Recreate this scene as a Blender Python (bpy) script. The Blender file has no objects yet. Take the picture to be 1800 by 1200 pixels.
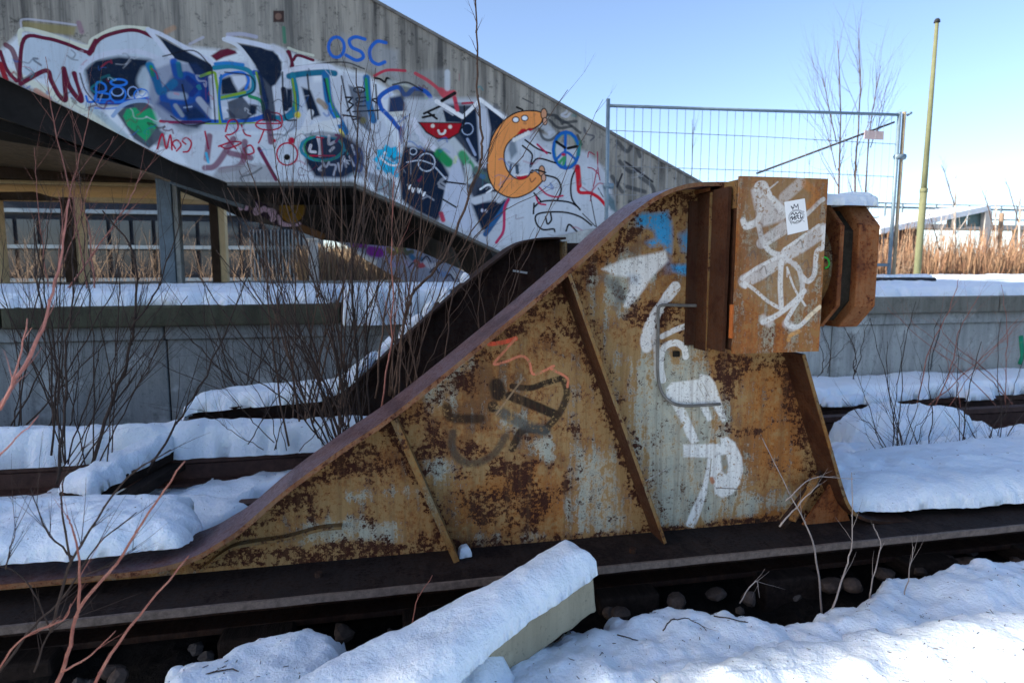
import bpy, bmesh, math, random
import numpy as np
from mathutils import Vector, Matrix
R = math.radians
random.seed(7)
rng = np.random.default_rng(7)
sc = bpy.context.scene

# ------------------------------------------------------------------ camera, sky, sun
F, PITCH, YAW, H = 1130.0, R(6.56), R(11.8), 1.05
cam_d = bpy.data.cameras.new("camera")
cam = bpy.data.objects.new("camera", cam_d)
sc.collection.objects.link(cam)
cam_d.sensor_width = 36.0
cam_d.lens = 36.0 * F / 1800.0
cam_d.clip_end = 3000
cam_d.clip_start = 0.05
cam.location = (0, 0, H)
cam.rotation_euler = (R(90) - PITCH, 0, -YAW)
cam_d.dof.use_dof = True
cam_d.dof.focus_distance = 2.45
cam_d.dof.aperture_fstop = 3.6
sc.camera = cam

SUN_EL, SUN_TRAVEL = R(27), R(3)          # the light travels along +X, turned 3 degrees to +Y
world = bpy.data.worlds.new("World")
sc.world = world
world.use_nodes = True
wn = world.node_tree
bg = wn.nodes["Background"]
sky = wn.nodes.new("ShaderNodeTexSky")
sky.sky_type = 'NISHITA'
sky.sun_disc = False
sky.sun_elevation = SUN_EL
sky.sun_rotation = R(270 - 4)
sky.altitude = 0
sky.air_density = 0.65
sky.dust_density = 1.0
sky.ozone_density = 1.1
wn.links.new(sky.outputs[0], bg.inputs[0])
bg.inputs[1].default_value = 0.14
sun_d = bpy.data.lights.new("sun", 'SUN')
sun_d.energy = 4.2
sun_d.angle = R(0.5)
sun_d.color = (1.0, 0.93, 0.82)
sun = bpy.data.objects.new("sun", sun_d)
sun.location = (-20, -2, 30)
sc.collection.objects.link(sun)
ldir = Vector((math.cos(SUN_EL) * math.cos(SUN_TRAVEL), math.cos(SUN_EL) * math.sin(SUN_TRAVEL), -math.sin(SUN_EL)))
sun.rotation_euler = ldir.to_track_quat('-Z', 'Y').to_euler()
sc.view_settings.view_transform = 'Standard'
sc.view_settings.look = 'None'
sc.view_settings.gamma = 1
sc.view_settings.use_curve_mapping = False
sc.view_settings.exposure = 1.32
sc.cycles.max_bounces = 6
sc.cycles.diffuse_bounces = 3

# ------------------------------------------------------------------ survey helpers: measured points -> metres
_f = np.array([math.sin(YAW) * math.cos(PITCH), math.cos(YAW) * math.cos(PITCH), -math.sin(PITCH)])
_r = np.array([math.cos(YAW), -math.sin(YAW), 0.0])
_u = np.cross(_r, _f)


def ray(px, py):
    return _f + (px - 900) / F * _r - (py - 600) / F * _u


def PY(px, py, y):            # point on the vertical plane Y = y
    d = ray(px, py); t = y / d[1]
    return (t * d[0], y, H + t * d[2])


def PZ(px, py, z):            # point on the level plane Z = z
    d = ray(px, py); t = (z - H) / d[2]
    return (t * d[0], t * d[1], z)


# ------------------------------------------------------------------ numpy noise
def vnoise(x, y, seed=0):
    n = 64
    g = np.random.default_rng(seed).random((n, n))
    xi = np.floor(x).astype(int); yi = np.floor(y).astype(int)
    fx = x - xi; fy = y - yi
    fx = fx * fx * (3 - 2 * fx); fy = fy * fy * (3 - 2 * fy)
    a = g[xi % n, yi % n]; b = g[(xi + 1) % n, yi % n]; c = g[xi % n, (yi + 1) % n]; d = g[(xi + 1) % n, (yi + 1) % n]
    return (a * (1 - fx) + b * fx) * (1 - fy) + (c * (1 - fx) + d * fx) * fy - 0.5


def fbm(x, y, seed=0, oct=4):
    s = 0; a = 1.0
    for k in range(oct):
        s = s + a * vnoise(x * 2 ** k + 13.7 * k, y * 2 ** k + 7.1 * k, seed + k); a *= 0.5
    return s


def catmull(pts, n=8, closed=False):
    p = [np.array(q, float) for q in pts]
    if len(p) < 3:
        return [tuple(q) for q in p]
    out = []
    m = len(p)
    rngs = range(m) if closed else range(m - 1)
    for i in rngs:
        p0 = p[(i - 1) % m] if closed or i > 0 else 2 * p[0] - p[1]
        p1 = p[i]; p2 = p[(i + 1) % m]
        p3 = p[(i + 2) % m] if closed or i + 2 < m else 2 * p[-1] - p[-2]
        for k in range(n):
            t = k / n
            out.append(tuple(0.5 * ((2 * p1) + (-p0 + p2) * t + (2 * p0 - 5 * p1 + 4 * p2 - p3) * t * t + (-p0 + 3 * p1 - 3 * p2 + p3) * t ** 3)))
    if not closed:
        out.append(tuple(p[-1]))
    return out


# ------------------------------------------------------------------ spray paint rasteriser (paint on a plane, in metres)
class Canvas:
    def __init__(s, planeY, x0, x1, z0, z1, ppm):
        s.Y, s.x0, s.x1, s.z0, s.z1, s.ppm = planeY, x0, x1, z0, z1, ppm
        s.w = int((x1 - x0) * ppm); s.h = int((z1 - z0) * ppm)
        s.a = np.zeros((s.h, s.w, 4), np.float32)
        s.frame(0, 0, 1)

    def frame(s, ox, oy, k):          # survey sheet used for the next strokes: origin and scale
        s.ox, s.oy, s.k = ox, oy, k

    def pt(s, p):
        q = PY(s.ox + p[0] / s.k, s.oy + p[1] / s.k, s.Y)
        return ((q[0] - s.x0) * s.ppm, (q[2] - s.z0) * s.ppm)

    def wid(s, p, w):
        a = s.pt(p); b = s.pt((p[0] + w * 0.7, p[1] + w * 0.7))
        return math.hypot(a[0] - b[0], a[1] - b[1])

    def over(s, i0, i1, j0, j1, m, col):
        t = s.a[i0:i1, j0:j1]
        m = m[..., None]
        c = np.array(col, np.float32)
        ao = m + t[..., 3:4] * (1 - m)
        rgb = (c * m + t[..., :3] * t[..., 3:4] * (1 - m)) / np.maximum(ao, 1e-5)
        t[..., :3] = rgb; t[..., 3:4] = ao

    def stroke(s, pts, w, col, soft=0.42, al=1.0, closed=False, smooth=True):
        if smooth and len(pts) > 2:
            pts = catmull(pts, 6, closed)
        elif closed:
            pts = list(pts) + [pts[0]]
        if closed and smooth:
            pts = list(pts) + [pts[0]]
        r = s.wid(pts[len(pts) // 2], w) / 2
        q = [s.pt(p) for p in pts]
        xs = [p[0] for p in q]; ys = [p[1] for p in q]
        j0 = max(0, int(min(xs) - r * 1.6 - 2)); j1 = min(s.w, int(max(xs) + r * 1.6 + 3))
        i0 = max(0, int(min(ys) - r * 1.6 - 2)); i1 = min(s.h, int(max(ys) + r * 1.6 + 3))
        if j1 <= j0 or i1 <= i0: return
        D = np.full((i1 - i0, j1 - j0), 1e9, np.float32)
        pad = r * 1.7 + 3
        for (ax, ay), (bx, by) in zip(q[:-1], q[1:]):
            a0 = max(0, int(min(ay, by) - pad) - i0); a1 = min(i1 - i0, int(max(ay, by) + pad) - i0 + 1)
            b0 = max(0, int(min(ax, bx) - pad) - j0); b1 = min(j1 - j0, int(max(ax, bx) + pad) - j0 + 1)
            if a1 <= a0 or b1 <= b0: continue
            Yg, Xg = np.mgrid[a0 + i0:a1 + i0, b0 + j0:b1 + j0].astype(np.float32)
            dx, dy = bx - ax, by - ay
            L = dx * dx + dy * dy + 1e-9
            t = np.clip(((Xg - ax) * dx + (Yg - ay) * dy) / L, 0, 1)
            d = np.hypot(Xg - ax - t * dx, Yg - ay - t * dy)
            D[a0:a1, b0:b1] = np.minimum(D[a0:a1, b0:b1], d)
        e = max(0.8, r * soft)
        m = np.clip((r + e * 0.5 - D) / e, 0, 1); m = m * m * (3 - 2 * m) * al
        s.over(i0, i1, j0, j1, m, col)

    def fill(s, pts, col, soft=3.0, al=1.0, smooth=False):
        if smooth: pts = catmull(pts, 6, True)
        q = np.array([s.pt(p) for p in pts])
        j0 = max(0, int(q[:, 0].min() - soft - 2)); j1 = min(s.w, int(q[:, 0].max() + soft + 3))
        i0 = max(0, int(q[:, 1].min() - soft - 2)); i1 = min(s.h, int(q[:, 1].max() + soft + 3))
        if j1 <= j0 or i1 <= i0: return
        Yg, Xg = np.mgrid[i0:i1, j0:j1].astype(np.float32)
        ins = np.zeros(Yg.shape, bool); D = np.full(Yg.shape, 1e9, np.float32)
        n = len(q)
        for i in range(n):
            ax, ay = q[i]; bx, by = q[(i + 1) % n]
            c = ((ay > Yg) != (by > Yg))
            with np.errstate(divide='ignore', invalid='ignore'):
                xx = (bx - ax) * (Yg - ay) / (by - ay + 1e-12) + ax
            ins ^= c & (Xg < xx)
            dx, dy = bx - ax, by - ay
            t = np.clip(((Xg - ax) * dx + (Yg - ay) * dy) / (dx * dx + dy * dy + 1e-9), 0, 1)
            D = np.minimum(D, np.hypot(Xg - ax - t * dx, Yg - ay - t * dy))
        sd = np.where(ins, D, -D)
        m = np.clip(sd / soft + 0.5, 0, 1) * al
        s.over(i0, i1, j0, j1, m, col)

    def ring(s, cx, cy, rx, ry, w, col, **k):
        s.stroke([(cx + rx * math.cos(t * math.pi / 8), cy + ry * math.sin(t * math.pi / 8)) for t in range(17)], w, col, smooth=False, **k)

    def blob(s, cx, cy, rx, ry, col, **k):
        s.fill([(cx + rx * math.cos(t * math.pi / 8), cy + ry * math.sin(t * math.pi / 8)) for t in range(16)], col, **k)

    def image(s, name):
        im = bpy.data.images.new(name, s.w, s.h, alpha=True, float_buffer=True)
        im.colorspace_settings.name = 'Non-Color'
        im.alpha_mode = 'CHANNEL_PACKED'
        im.pixels.foreach_set(s.a.ravel())
        im.update()
        return im

    def uv(s, v):
        return ((v[0] - s.x0) / (s.x1 - s.x0), (v[2] - s.z0) / (s.z1 - s.z0))


# ------------------------------------------------------------------ material helpers
class M:
    def __init__(s, name, rough=0.8, metal=0.0):
        s.m = bpy.data.materials.new(name); s.m.use_nodes = True
        s.t = s.m.node_tree; s.b = s.t.nodes["Principled BSDF"]
        s.b.inputs['Roughness'].default_value = rough
        s.b.inputs['Metallic'].default_value = metal
        s.b.inputs['Specular IOR Level'].default_value = 0.12 if rough > 0.7 else 0.3
        s.co = s.n("ShaderNodeTexCoord").outputs['Object']

    def n(s, typ, **k):
        nd = s.t.nodes.new(typ)
        for a, b in k.items(): setattr(nd, a, b)
        return nd

    def l(s, a, b): s.t.links.new(a, b)

    def noise(s, scale, detail=4, rough=0.6, stretch=None, dist=0.0, off=(0, 0, 0)):
        mp = s.n("ShaderNodeMapping")
        mp.inputs['Scale'].default_value = stretch or (1, 1, 1)
        mp.inputs['Location'].default_value = off
        s.l(s.co, mp.inputs[0])
        t = s.n("ShaderNodeTexNoise")
        t.inputs['Scale'].default_value = scale; t.inputs['Detail'].default_value = detail
        t.inputs['Roughness'].default_value = rough; t.inputs['Distortion'].default_value = dist
        s.l(mp.outputs[0], t.inputs['Vector'])
        return t.outputs['Fac']

    def ramp(s, fac, stops, interp='LINEAR'):
        r = s.n("ShaderNodeValToRGB"); r.color_ramp.interpolation = interp
        e = r.color_ramp.elements
        while len(e) > len(stops): e.remove(e[-1])
        while len(e) < len(stops): e.new(0.5)
        for k, (p, c) in enumerate(stops):
            e[k].position = p
            e[k].color = (c, c, c, 1) if isinstance(c, (int, float)) else (*c, 1)
        s.l(fac, r.inputs[0])
        return r.outputs[0]

    def mix(s, fac, a, b, blend='MIX'):
        x = s.n("ShaderNodeMix", data_type='RGBA', blend_type=blend)
        for v, i in ((fac, 0), (a, 6), (b, 7)):
            if isinstance(v, (int, float)): x.inputs[i].default_value = v if i == 0 else (v, v, v, 1)
            elif isinstance(v, tuple): x.inputs[i].default_value = (*v, 1)
            else: s.l(v, x.inputs[i])
        return x.outputs[2]

    def math(s, op, a, b=None, c=None, clamp=False):
        x = s.n("ShaderNodeMath", operation=op, use_clamp=clamp)
        for i, v in enumerate((a, b, c)):
            if v is None: continue
            if isinstance(v, (int, float)): x.inputs[i].default_value = v
            else: s.l(v, x.inputs[i])
        return x.outputs[0]

    def color(s, c):
        if isinstance(c, tuple): s.b.inputs['Base Color'].default_value = (*c, 1)
        else: s.l(c, s.b.inputs['Base Color'])
        return s

    def bump(s, h, strength=0.4, dist=0.01):
        b = s.n("ShaderNodeBump"); b.inputs['Strength'].default_value = strength; b.inputs['Distance'].default_value = dist
        s.l(h, b.inputs['Height']); s.l(b.outputs[0], s.b.inputs['Normal'])
        return s

    def img(s, im):
        t = s.n("ShaderNodeTexImage"); t.image = im; t.extension = 'CLIP'
        uv = s.n("ShaderNodeUVMap"); uv.uv_map = "UVMap"
        s.l(uv.outputs[0], t.inputs[0])
        return t.outputs[0], t.outputs[1]


def simple(name, c, var=0.35, scale=12, rough=0.8, metal=0.0, bump=0.25, dist=0.004, stretch=None, c2=None):
    m = M(name, rough, metal)
    n1 = m.noise(scale, 6, 0.65, stretch)
    n2 = m.noise(scale * 7.3, 3, 0.6, stretch)
    lo = tuple(v * (1 - var) for v in c); hi = c2 or tuple(min(1, v * (1 + var)) for v in c)
    col = m.ramp(n1, [(0.3, lo), (0.7, hi)])
    col = m.mix(m.ramp(n2, [(0.35, 0.0), (0.7, 0.45)]), col, lo)
    m.color(col)
    m.bump(m.math('ADD', n1, m.math('MULTIPLY', n2, 0.5)), bump, dist)
    return m.m


# ------------------------------------------------------------------ mesh helpers
COL = sc.collection


def props(o, label=None, cat=None, group=None, kind=None):
    if label: o['label'] = label
    if cat: o['category'] = cat
    if group: o['group'] = group
    if kind: o['kind'] = kind
    return o


def thing(name, label, cat, loc=(0, 0, 0), group=None):
    o = bpy.data.objects.new(name, None); COL.objects.link(o)
    o.location = loc; o.empty_display_size = 0.2
    bpy.context.view_layer.update()
    return props(o, label, cat, group)


def mesh(name, V, Fc, mat, parent=None, smooth=False, uvf=None, label=None):
    me = bpy.data.meshes.new(name)
    me.from_pydata([tuple(map(float, v)) for v in V], [], [tuple(map(int, f)) for f in Fc])
    if mat: me.materials.append(mat)
    if uvf:
        ul = me.uv_layers.new(name="UVMap")
        li = np.zeros(len(me.loops), int); me.loops.foreach_get('vertex_index', li)
        uvs = np.array([uvf(v) for v in V], np.float32)[li]
        ul.data.foreach_set('uv', uvs.ravel())
    if smooth:
        me.polygons.foreach_set('use_smooth', [True] * len(me.polygons))
    me.update()
    o = bpy.data.objects.new(name, me); COL.objects.link(o)
    if parent:
        o.parent = parent
        w = parent.location.copy() if parent.type == 'EMPTY' else Vector((0, 0, 0))
        o.matrix_parent_inverse = Matrix.Translation(-w)
    if label: o['label'] = label
    return o


def recalc(o):
    bm = bmesh.new(); bm.from_mesh(o.data)
    bmesh.ops.recalc_face_normals(bm, faces=bm.faces)
    bm.to_mesh(o.data); bm.free()
    return o


def bevel(o, w=0.004, seg=2):
    bm = bmesh.new(); bm.from_mesh(o.data)
    bmesh.ops.recalc_face_normals(bm, faces=bm.faces)
    es = [e for e in bm.edges if len(e.link_faces) == 2 and e.calc_face_angle(0) > 0.5]
    bmesh.ops.bevel(bm, geom=es, offset=w, segments=seg, affect='EDGES', profile=0.5)
    bm.to_mesh(o.data); bm.free()
    return o


def boxv(x0, x1, y0, y1, z0, z1):
    V = [(x, y, z) for x in (x0, x1) for y in (y0, y1) for z in (z0, z1)]
    Fc = [(0, 1, 3, 2), (4, 6, 7, 5), (0, 4, 5, 1), (2, 3, 7, 6), (0, 2, 6, 4), (1, 5, 7, 3)]
    return V, Fc


def box(name, x0, x1, y0, y1, z0, z1, mat, parent=None, bev=0.0, uvf=None, label=None):
    o = mesh(name, *boxv(x0, x1, y0, y1, z0, z1), mat, parent, uvf=uvf, label=label)
    return bevel(o, bev) if bev else recalc(o)


def obox(name, p, q, w, h, mat, parent=None, up=(0, 0, 1), bev=0.0, n=1, label=None):
    """bar from p to q, w across, h tall (about its centre line)"""
    p = Vector(p); q = Vector(q); d = (q - p).normalized(); up = Vector(up)
    s = d.cross(up).normalized(); u = s.cross(d).normalized()
    V = []; Fc = []
    for k in range(n + 1):
        c = p.lerp(q, k / n)
        V += [c + s * a * w / 2 + u * b * h / 2 for a, b in ((-1, -1), (1, -1), (1, 1), (-1, 1))]
    for k in range(n):
        for i in range(4):
            Fc.append((4 * k + i, 4 * k + (i + 1) % 4, 4 * k + 4 + (i + 1) % 4, 4 * k + 4 + i))
    Fc += [(3, 2, 1, 0), (4 * n, 4 * n + 1, 4 * n + 2, 4 * n + 3)]
    o = mesh(name, V, Fc, mat, parent, label=label)
    return bevel(o, bev) if bev else recalc(o)


def prism(name, poly, y0, y1, mat, parent=None, bev=0.0, uvf=None, label=None):
    """polygon in XZ, extruded from y0 to y1"""
    n = len(poly)
    V = [(p[0], y0, p[1]) for p in poly] + [(p[0], y1, p[1]) for p in poly]
    Fc = [tuple(range(n)), tuple(range(2 * n - 1, n - 1, -1))] + [(i, i + n, (i + 1) % n + n, (i + 1) % n) for i in range(n)]
    o = mesh(name, V, Fc, mat, parent, uvf=uvf, label=label)
    return bevel(o, bev) if bev else recalc(o)


def prism_x(name, poly, x0, x1, mat, parent=None, bev=0.0):
    n = len(poly)
    V = [(x0, p[0], p[1]) for p in poly] + [(x1, p[0], p[1]) for p in poly]
    Fc = [tuple(range(n)), tuple(range(2 * n - 1, n - 1, -1))] + [(i, i + n, (i + 1) % n + n, (i + 1) % n) for i in range(n)]
    o = mesh(name, V, Fc, mat, parent)
    return bevel(o, bev) if bev else recalc(o)


def sheet(name, xs, lo, hi, y0, y1, mat, parent=None, nz=1, uvf=None, label=None):
    """solid between the curves lo(x) and hi(x), from y0 (front) to y1"""
    V = []; Fc = []
    m = len(xs)
    for yy in (y0, y1):
        for x in xs:
            a, b = lo(x), hi(x)
            for k in range(nz + 1): V.append((x, yy, a + (b - a) * k / nz))
    c = nz + 1; off = m * c
    for i in range(m - 1):
        for k in range(nz):
            a = i * c + k
            Fc.append((a, a + c, a + c + 1, a + 1)); Fc.append((off + a, off + a + 1, off + a + c + 1, off + a + c))
        a = i * c
        Fc.append((a, off + a, off + a + c, a + c)); a = i * c + nz
        Fc.append((a, a + c, off + a + c, off + a))
    for i in (0, m - 1):
        for k in range(nz):
            a = i * c + k
            Fc.append((a, a + 1, off + a + 1, off + a))
    return recalc(mesh(name, V, Fc, mat, parent, uvf=uvf, label=label))


def interp(pts):
    xs = [p[0] for p in pts]; zs = [p[1] for p in pts]
    return lambda x: float(np.interp(x, xs, zs))


def ribbon(name, prof, y0, y1, th, mat, parent=None, wob=0.0, label=None):
    """bent plate following an XZ profile; its upper face is on the profile"""
    V = []; Fc = []; n = len(prof)
    for i, p in enumerate(prof):
        a = prof[max(0, i - 1)]; b = prof[min(n - 1, i + 1)]
        t = np.array([b[0] - a[0], b[1] - a[1]]); t /= np.linalg.norm(t) + 1e-9
        nn = np.array([t[1], -t[0]])
        w = wob * (math.sin(i * 1.7) + math.sin(i * 0.9 + 1)) * 0.5
        q = (p[0] + nn[0] * th, p[1] + nn[1] * th)
        V += [(p[0], y0 + w, p[1]), (p[0], y1, p[1]), (q[0], y1, q[1]), (q[0], y0 + w, q[1])]
    for i in range(n - 1):
        for k in range(4): Fc.append((4 * i + k, 4 * i + (k + 1) % 4, 4 * i + 4 + (k + 1) % 4, 4 * i + 4 + k))
    Fc += [(3, 2, 1, 0), (4 * n - 4, 4 * n - 3, 4 * n - 2, 4 * n - 1)]
    return recalc(mesh(name, V, Fc, mat, parent, label=label))


def tube_into(V, Fc, pts, rad, k=5, cap=True):
    b = len(V); n = len(pts)
    P = [Vector(p) for p in pts]
    for i in range(n):
        t = (P[min(n - 1, i + 1)] - P[max(0, i - 1)])
        if t.length < 1e-9: t = Vector((0, 0, 1))
        t.normalize()
        s = t.cross(Vector((0.13, 1, 0.07))).normalized(); u = s.cross(t)
        r = rad[i] if hasattr(rad, '__len__') else rad
        for j in range(k):
            a = 2 * math.pi * j / k
            V.append(P[i] + s * math.cos(a) * r + u * math.sin(a) * r)
    for i in range(n - 1):
        for j in range(k):
            Fc.append((b + i * k + j, b + i * k + (j + 1) % k, b + (i + 1) * k + (j + 1) % k, b + (i + 1) * k + j))
    if cap and k > 2:
        Fc.append(tuple(b + j for j in range(k - 1, -1, -1))); Fc.append(tuple(b + (n - 1) * k + j for j in range(k)))


def tube(name, pts, rad, mat, parent=None, k=8, smooth=True, label=None):
    V = []; Fc = []
    tube_into(V, Fc, pts, rad, k)
    return mesh(name, V, Fc, mat, parent, smooth, label=label)


def snow_lump(name, poly, zb, th, label=None, seed=1, res=0.02, edge=0.10, amp=0.035, tilt=None, parent=None, kind="stuff", lumps=0.02, warp=1.0, mat=None, pw=2.0):
    """a pillow of snow over the outline poly (metres, XY); zb may be a number or f(x, y)"""
    q = np.array(poly)
    x0, y0 = q.min(0) - 0.05; x1, y1 = q.max(0) + 0.05
    nx = max(3, int((x1 - x0) / res)); ny = max(3, int((y1 - y0) / res))
    X, Y = np.meshgrid(np.linspace(x0, x1, nx), np.linspace(y0, y1, ny), indexing='ij')
    ins = np.zeros(X.shape, bool); D = np.full(X.shape, 1e9)
    n = len(q)
    for i in range(n):
        ax, ay = q[i]; bx, by = q[(i + 1) % n]
        c = ((ay > Y) != (by > Y))
        xx = (bx - ax) * (Y - ay) / (by - ay + 1e-12) + ax
        ins ^= c & (X < xx)
        dx, dy = bx - ax, by - ay
        t = np.clip(((X - ax) * dx + (Y - ay) * dy) / (dx * dx + dy * dy + 1e-12), 0, 1)
        D = np.minimum(D, np.hypot(X - ax - t * dx, Y - ay - t * dy))
    sd = np.where(ins, D, -D) + amp * warp * (fbm(X * 6, Y * 6, seed) + 0.7 * vnoise(X * 24, Y * 24, seed + 9) + (0.35 * vnoise(X * 55, Y * 55, seed + 8) if res < .02 else 0))
    s = np.clip(sd / edge, 0, 1)
    prof = (1 - (1 - s) ** pw) ** (1 / pw)
    Zb = zb(X, Y) if callable(zb) else np.full(X.shape, float(zb))
    th = th * (1 + 0.0 * X)
    Z = Zb + th * prof * (1 + 0.25 * fbm(X * 2.2, Y * 2.2, seed + 3)) + lumps * s * fbm(X * 5, Y * 5, seed + 5) + 0.5 * lumps * s * fbm(X * 15, Y * 15, seed + 6, 3) - 0.4 * lumps * s * np.clip(vnoise(X * 9 + 4, Y * 9, seed + 12) - .22, 0, 1) * 6 * .25
    gx, gy = np.gradient(sd, X[1, 0] - X[0, 0], Y[0, 1] - Y[0, 0])
    gn = np.maximum(np.hypot(gx, gy), 0.35)
    keep = sd > -res * 1.9
    out = (sd <= 0)
    Xn = np.where(out, X - np.clip(sd, -res * 2, 0) * gx / gn ** 2, X); Yn = np.where(out, Y - np.clip(sd, -res * 2, 0) * gy / gn ** 2, Y)
    Z = np.where(out, Zb - 0.012, Z)
    X, Y = Xn, Yn
    idx = -np.ones(X.shape, int); idx[keep] = np.arange(keep.sum())
    V = np.stack([X[keep], Y[keep], Z[keep]], 1)
    a, b, c, d = idx[:-1, :-1], idx[1:, :-1], idx[1:, 1:], idx[:-1, 1:]
    ok = (a >= 0) & (b >= 0) & (c >= 0) & (d >= 0)
    Fc = np.stack([a[ok], b[ok], c[ok], d[ok]], 1)
    o = mesh(name, V, Fc, mat or MAT['snow'], parent, True)
    if label: o['label'] = label
    if kind: o['kind'] = kind
    return o


# ------------------------------------------------------------------ materials
MAT = {}
m = M('snow', 0.75)
n1 = m.noise(9, 5, 0.6); n2 = m.noise(70, 4, 0.65); n3 = m.noise(2.5, 3, 0.5)
m.color(m.mix(m.ramp(m.noise(240, 2, 0.5), [(0.72, 0.0), (0.80, 0.35)]), m.ramp(n3, [(0.3, (0.64, 0.72, 0.78)), (0.7, (0.74, 0.80, 0.85))]), (0.45, 0.42, 0.38)))
m.b.inputs['Subsurface Weight'].default_value = 0.25
m.b.inputs['Subsurface Radius'].default_value = (0.02, 0.03, 0.05)
m.b.inputs['Subsurface Scale'].default_value = 0.4
m.bump(m.math('ADD', n1, m.math('MULTIPLY', n2, 0.45)), 0.75, 0.02)
MAT['snow'] = m.m

MAT['ground'] = simple('shaded_ballast', (0.014, 0.011, 0.009), 0.6, 30, 0.85, bump=0.9, dist=0.03)  # near black: shade between and under the rails put into the colour
MAT['stone'] = simple('ballast_stone', (0.10, 0.085, 0.075), 0.5, 20, 0.85, bump=0.4)
MAT['field'] = simple('frozen_field', (0.20, 0.17, 0.12), 0.4, 3, 0.95)
MAT['timber'] = simple('sleeper_timber', (0.026, 0.018, 0.014), 0.5, 6, 0.9, bump=0.7, dist=0.01, stretch=(8, 1, 8))
MAT['rail'] = simple('rail_steel', (0.05, 0.030, 0.022), 0.5, 18, 0.7, 0.3, bump=0.5)
MAT['rail_head'] = simple('rail_head', (0.065, 0.032, 0.024), 0.5, 25, 0.6, 0.3)
MAT['shaded_concrete'] = simple('shaded_concrete', (0.22, 0.245, 0.255), 0.3, 2.5, 0.9, stretch=(1, 1, 3))
MAT['grey_concrete'] = simple('grey_concrete', (0.42, 0.43, 0.40), 0.25, 3, 0.9, stretch=(1, 1, 3))
MAT['dark_concrete'] = simple('shaded_dirty_concrete', (0.018, 0.017, 0.016), 0.4, 3, 0.95)  # dirty undersides, with their shade put into the near-black colour
MAT['coping'] = simple('mossy_coping', (0.06, 0.062, 0.045), 0.5, 9, 0.95, bump=0.8, dist=0.01)
MAT['coping_r'] = simple('pale_coping', (0.20, 0.20, 0.17), 0.35, 9, 0.95, bump=0.8, dist=0.01)
MAT['beam_concrete'] = simple('lichen_concrete', (0.30, 0.27, 0.19), 0.3, 10, 0.95, bump=0.8, dist=0.008)
MAT['bark_dark'] = simple('dark_bark', (0.060, 0.042, 0.034), 0.4, 30, 0.8)
MAT['bark_brown'] = simple('brown_bark', (0.11, 0.068, 0.048), 0.4, 30, 0.75)
MAT['bark_red'] = simple('red_bark', (0.32, 0.085, 0.06), 0.3, 20, 0.6, c2=(0.42, 0.20, 0.14))
MAT['bark_tan'] = simple('tan_bark', (0.27, 0.19, 0.13), 0.3, 5, 0.9)
MAT['bark_pale'] = simple('birch_bark', (0.60, 0.52, 0.44), 0.3, 5, 0.9)
MAT['galv'] = simple('galvanised_tube', (0.20, 0.27, 0.31), 0.2, 15, 0.5, 0.3, bump=0.1)
MAT['wire'] = simple('fence_wire', (0.22, 0.24, 0.25), 0.2, 15, 0.5, 0.3, bump=0.0)
MAT['foot'] = simple('rubber_foot', (0.03, 0.032, 0.035), 0.3, 15, 0.8)
MAT['mast'] = simple('mossy_mast', (0.17, 0.175, 0.095), 0.35, 4, 0.8, stretch=(1, 1, .3))
MAT['steel_blue'] = simple('painted_steel', (0.16, 0.21, 0.25), 0.35, 5, 0.6)
MAT['post_brown'] = simple('brown_post', (0.05, 0.03, 0.018), 0.4, 6, 0.8)
MAT['boards'] = simple('weathered_boards', (0.26, 0.20, 0.14), 0.5, 4, 0.9, stretch=(1, 12, 12))
MAT['soffit'] = simple('ochre_soffit', (0.62, 0.45, 0.24), 0.15, 3, 0.85)
MAT['facade'] = simple('dark_facade', (0.018, 0.026, 0.040), 0.3, 3, 0.6)
MAT['trim'] = simple('pale_trim', (0.34, 0.42, 0.46), 0.2, 3, 0.6)
MAT['plaster'] = simple('white_plaster', (0.55, 0.53, 0.49), 0.15, 3, 0.85)
MAT['teal'] = simple('teal_sheet', (0.14, 0.23, 0.23), 0.3, 2, 0.6)
MAT['rubber'] = simple('cracked_rubber', (0.03, 0.025, 0.018), 0.5, 22, 0.9, bump=1.0, dist=0.01)
m = M('window_glass', 0.08); m.color((0.02, 0.03, 0.045)); m.b.inputs['Specular IOR Level'].default_value = 0.6
MAT['glass'] = m.m
m = M('reed_straw', 0.9)
m.color(m.ramp(m.noise(3.5, 3, 0.6), [(0.3, (0.22, 0.115, 0.075)), (0.5, (0.31, 0.18, 0.105)), (0.72, (0.38, 0.27, 0.17))]))
MAT['reed'] = m.m
m = M('pale_reed_straw', 0.9)
m.color(m.ramp(m.noise(3.5, 3, 0.6), [(0.3, (0.20, 0.13, 0.08)), (0.5, (0.30, 0.21, 0.13)), (0.72, (0.38, 0.29, 0.19))]))
MAT['reed_pale'] = m.m


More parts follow.
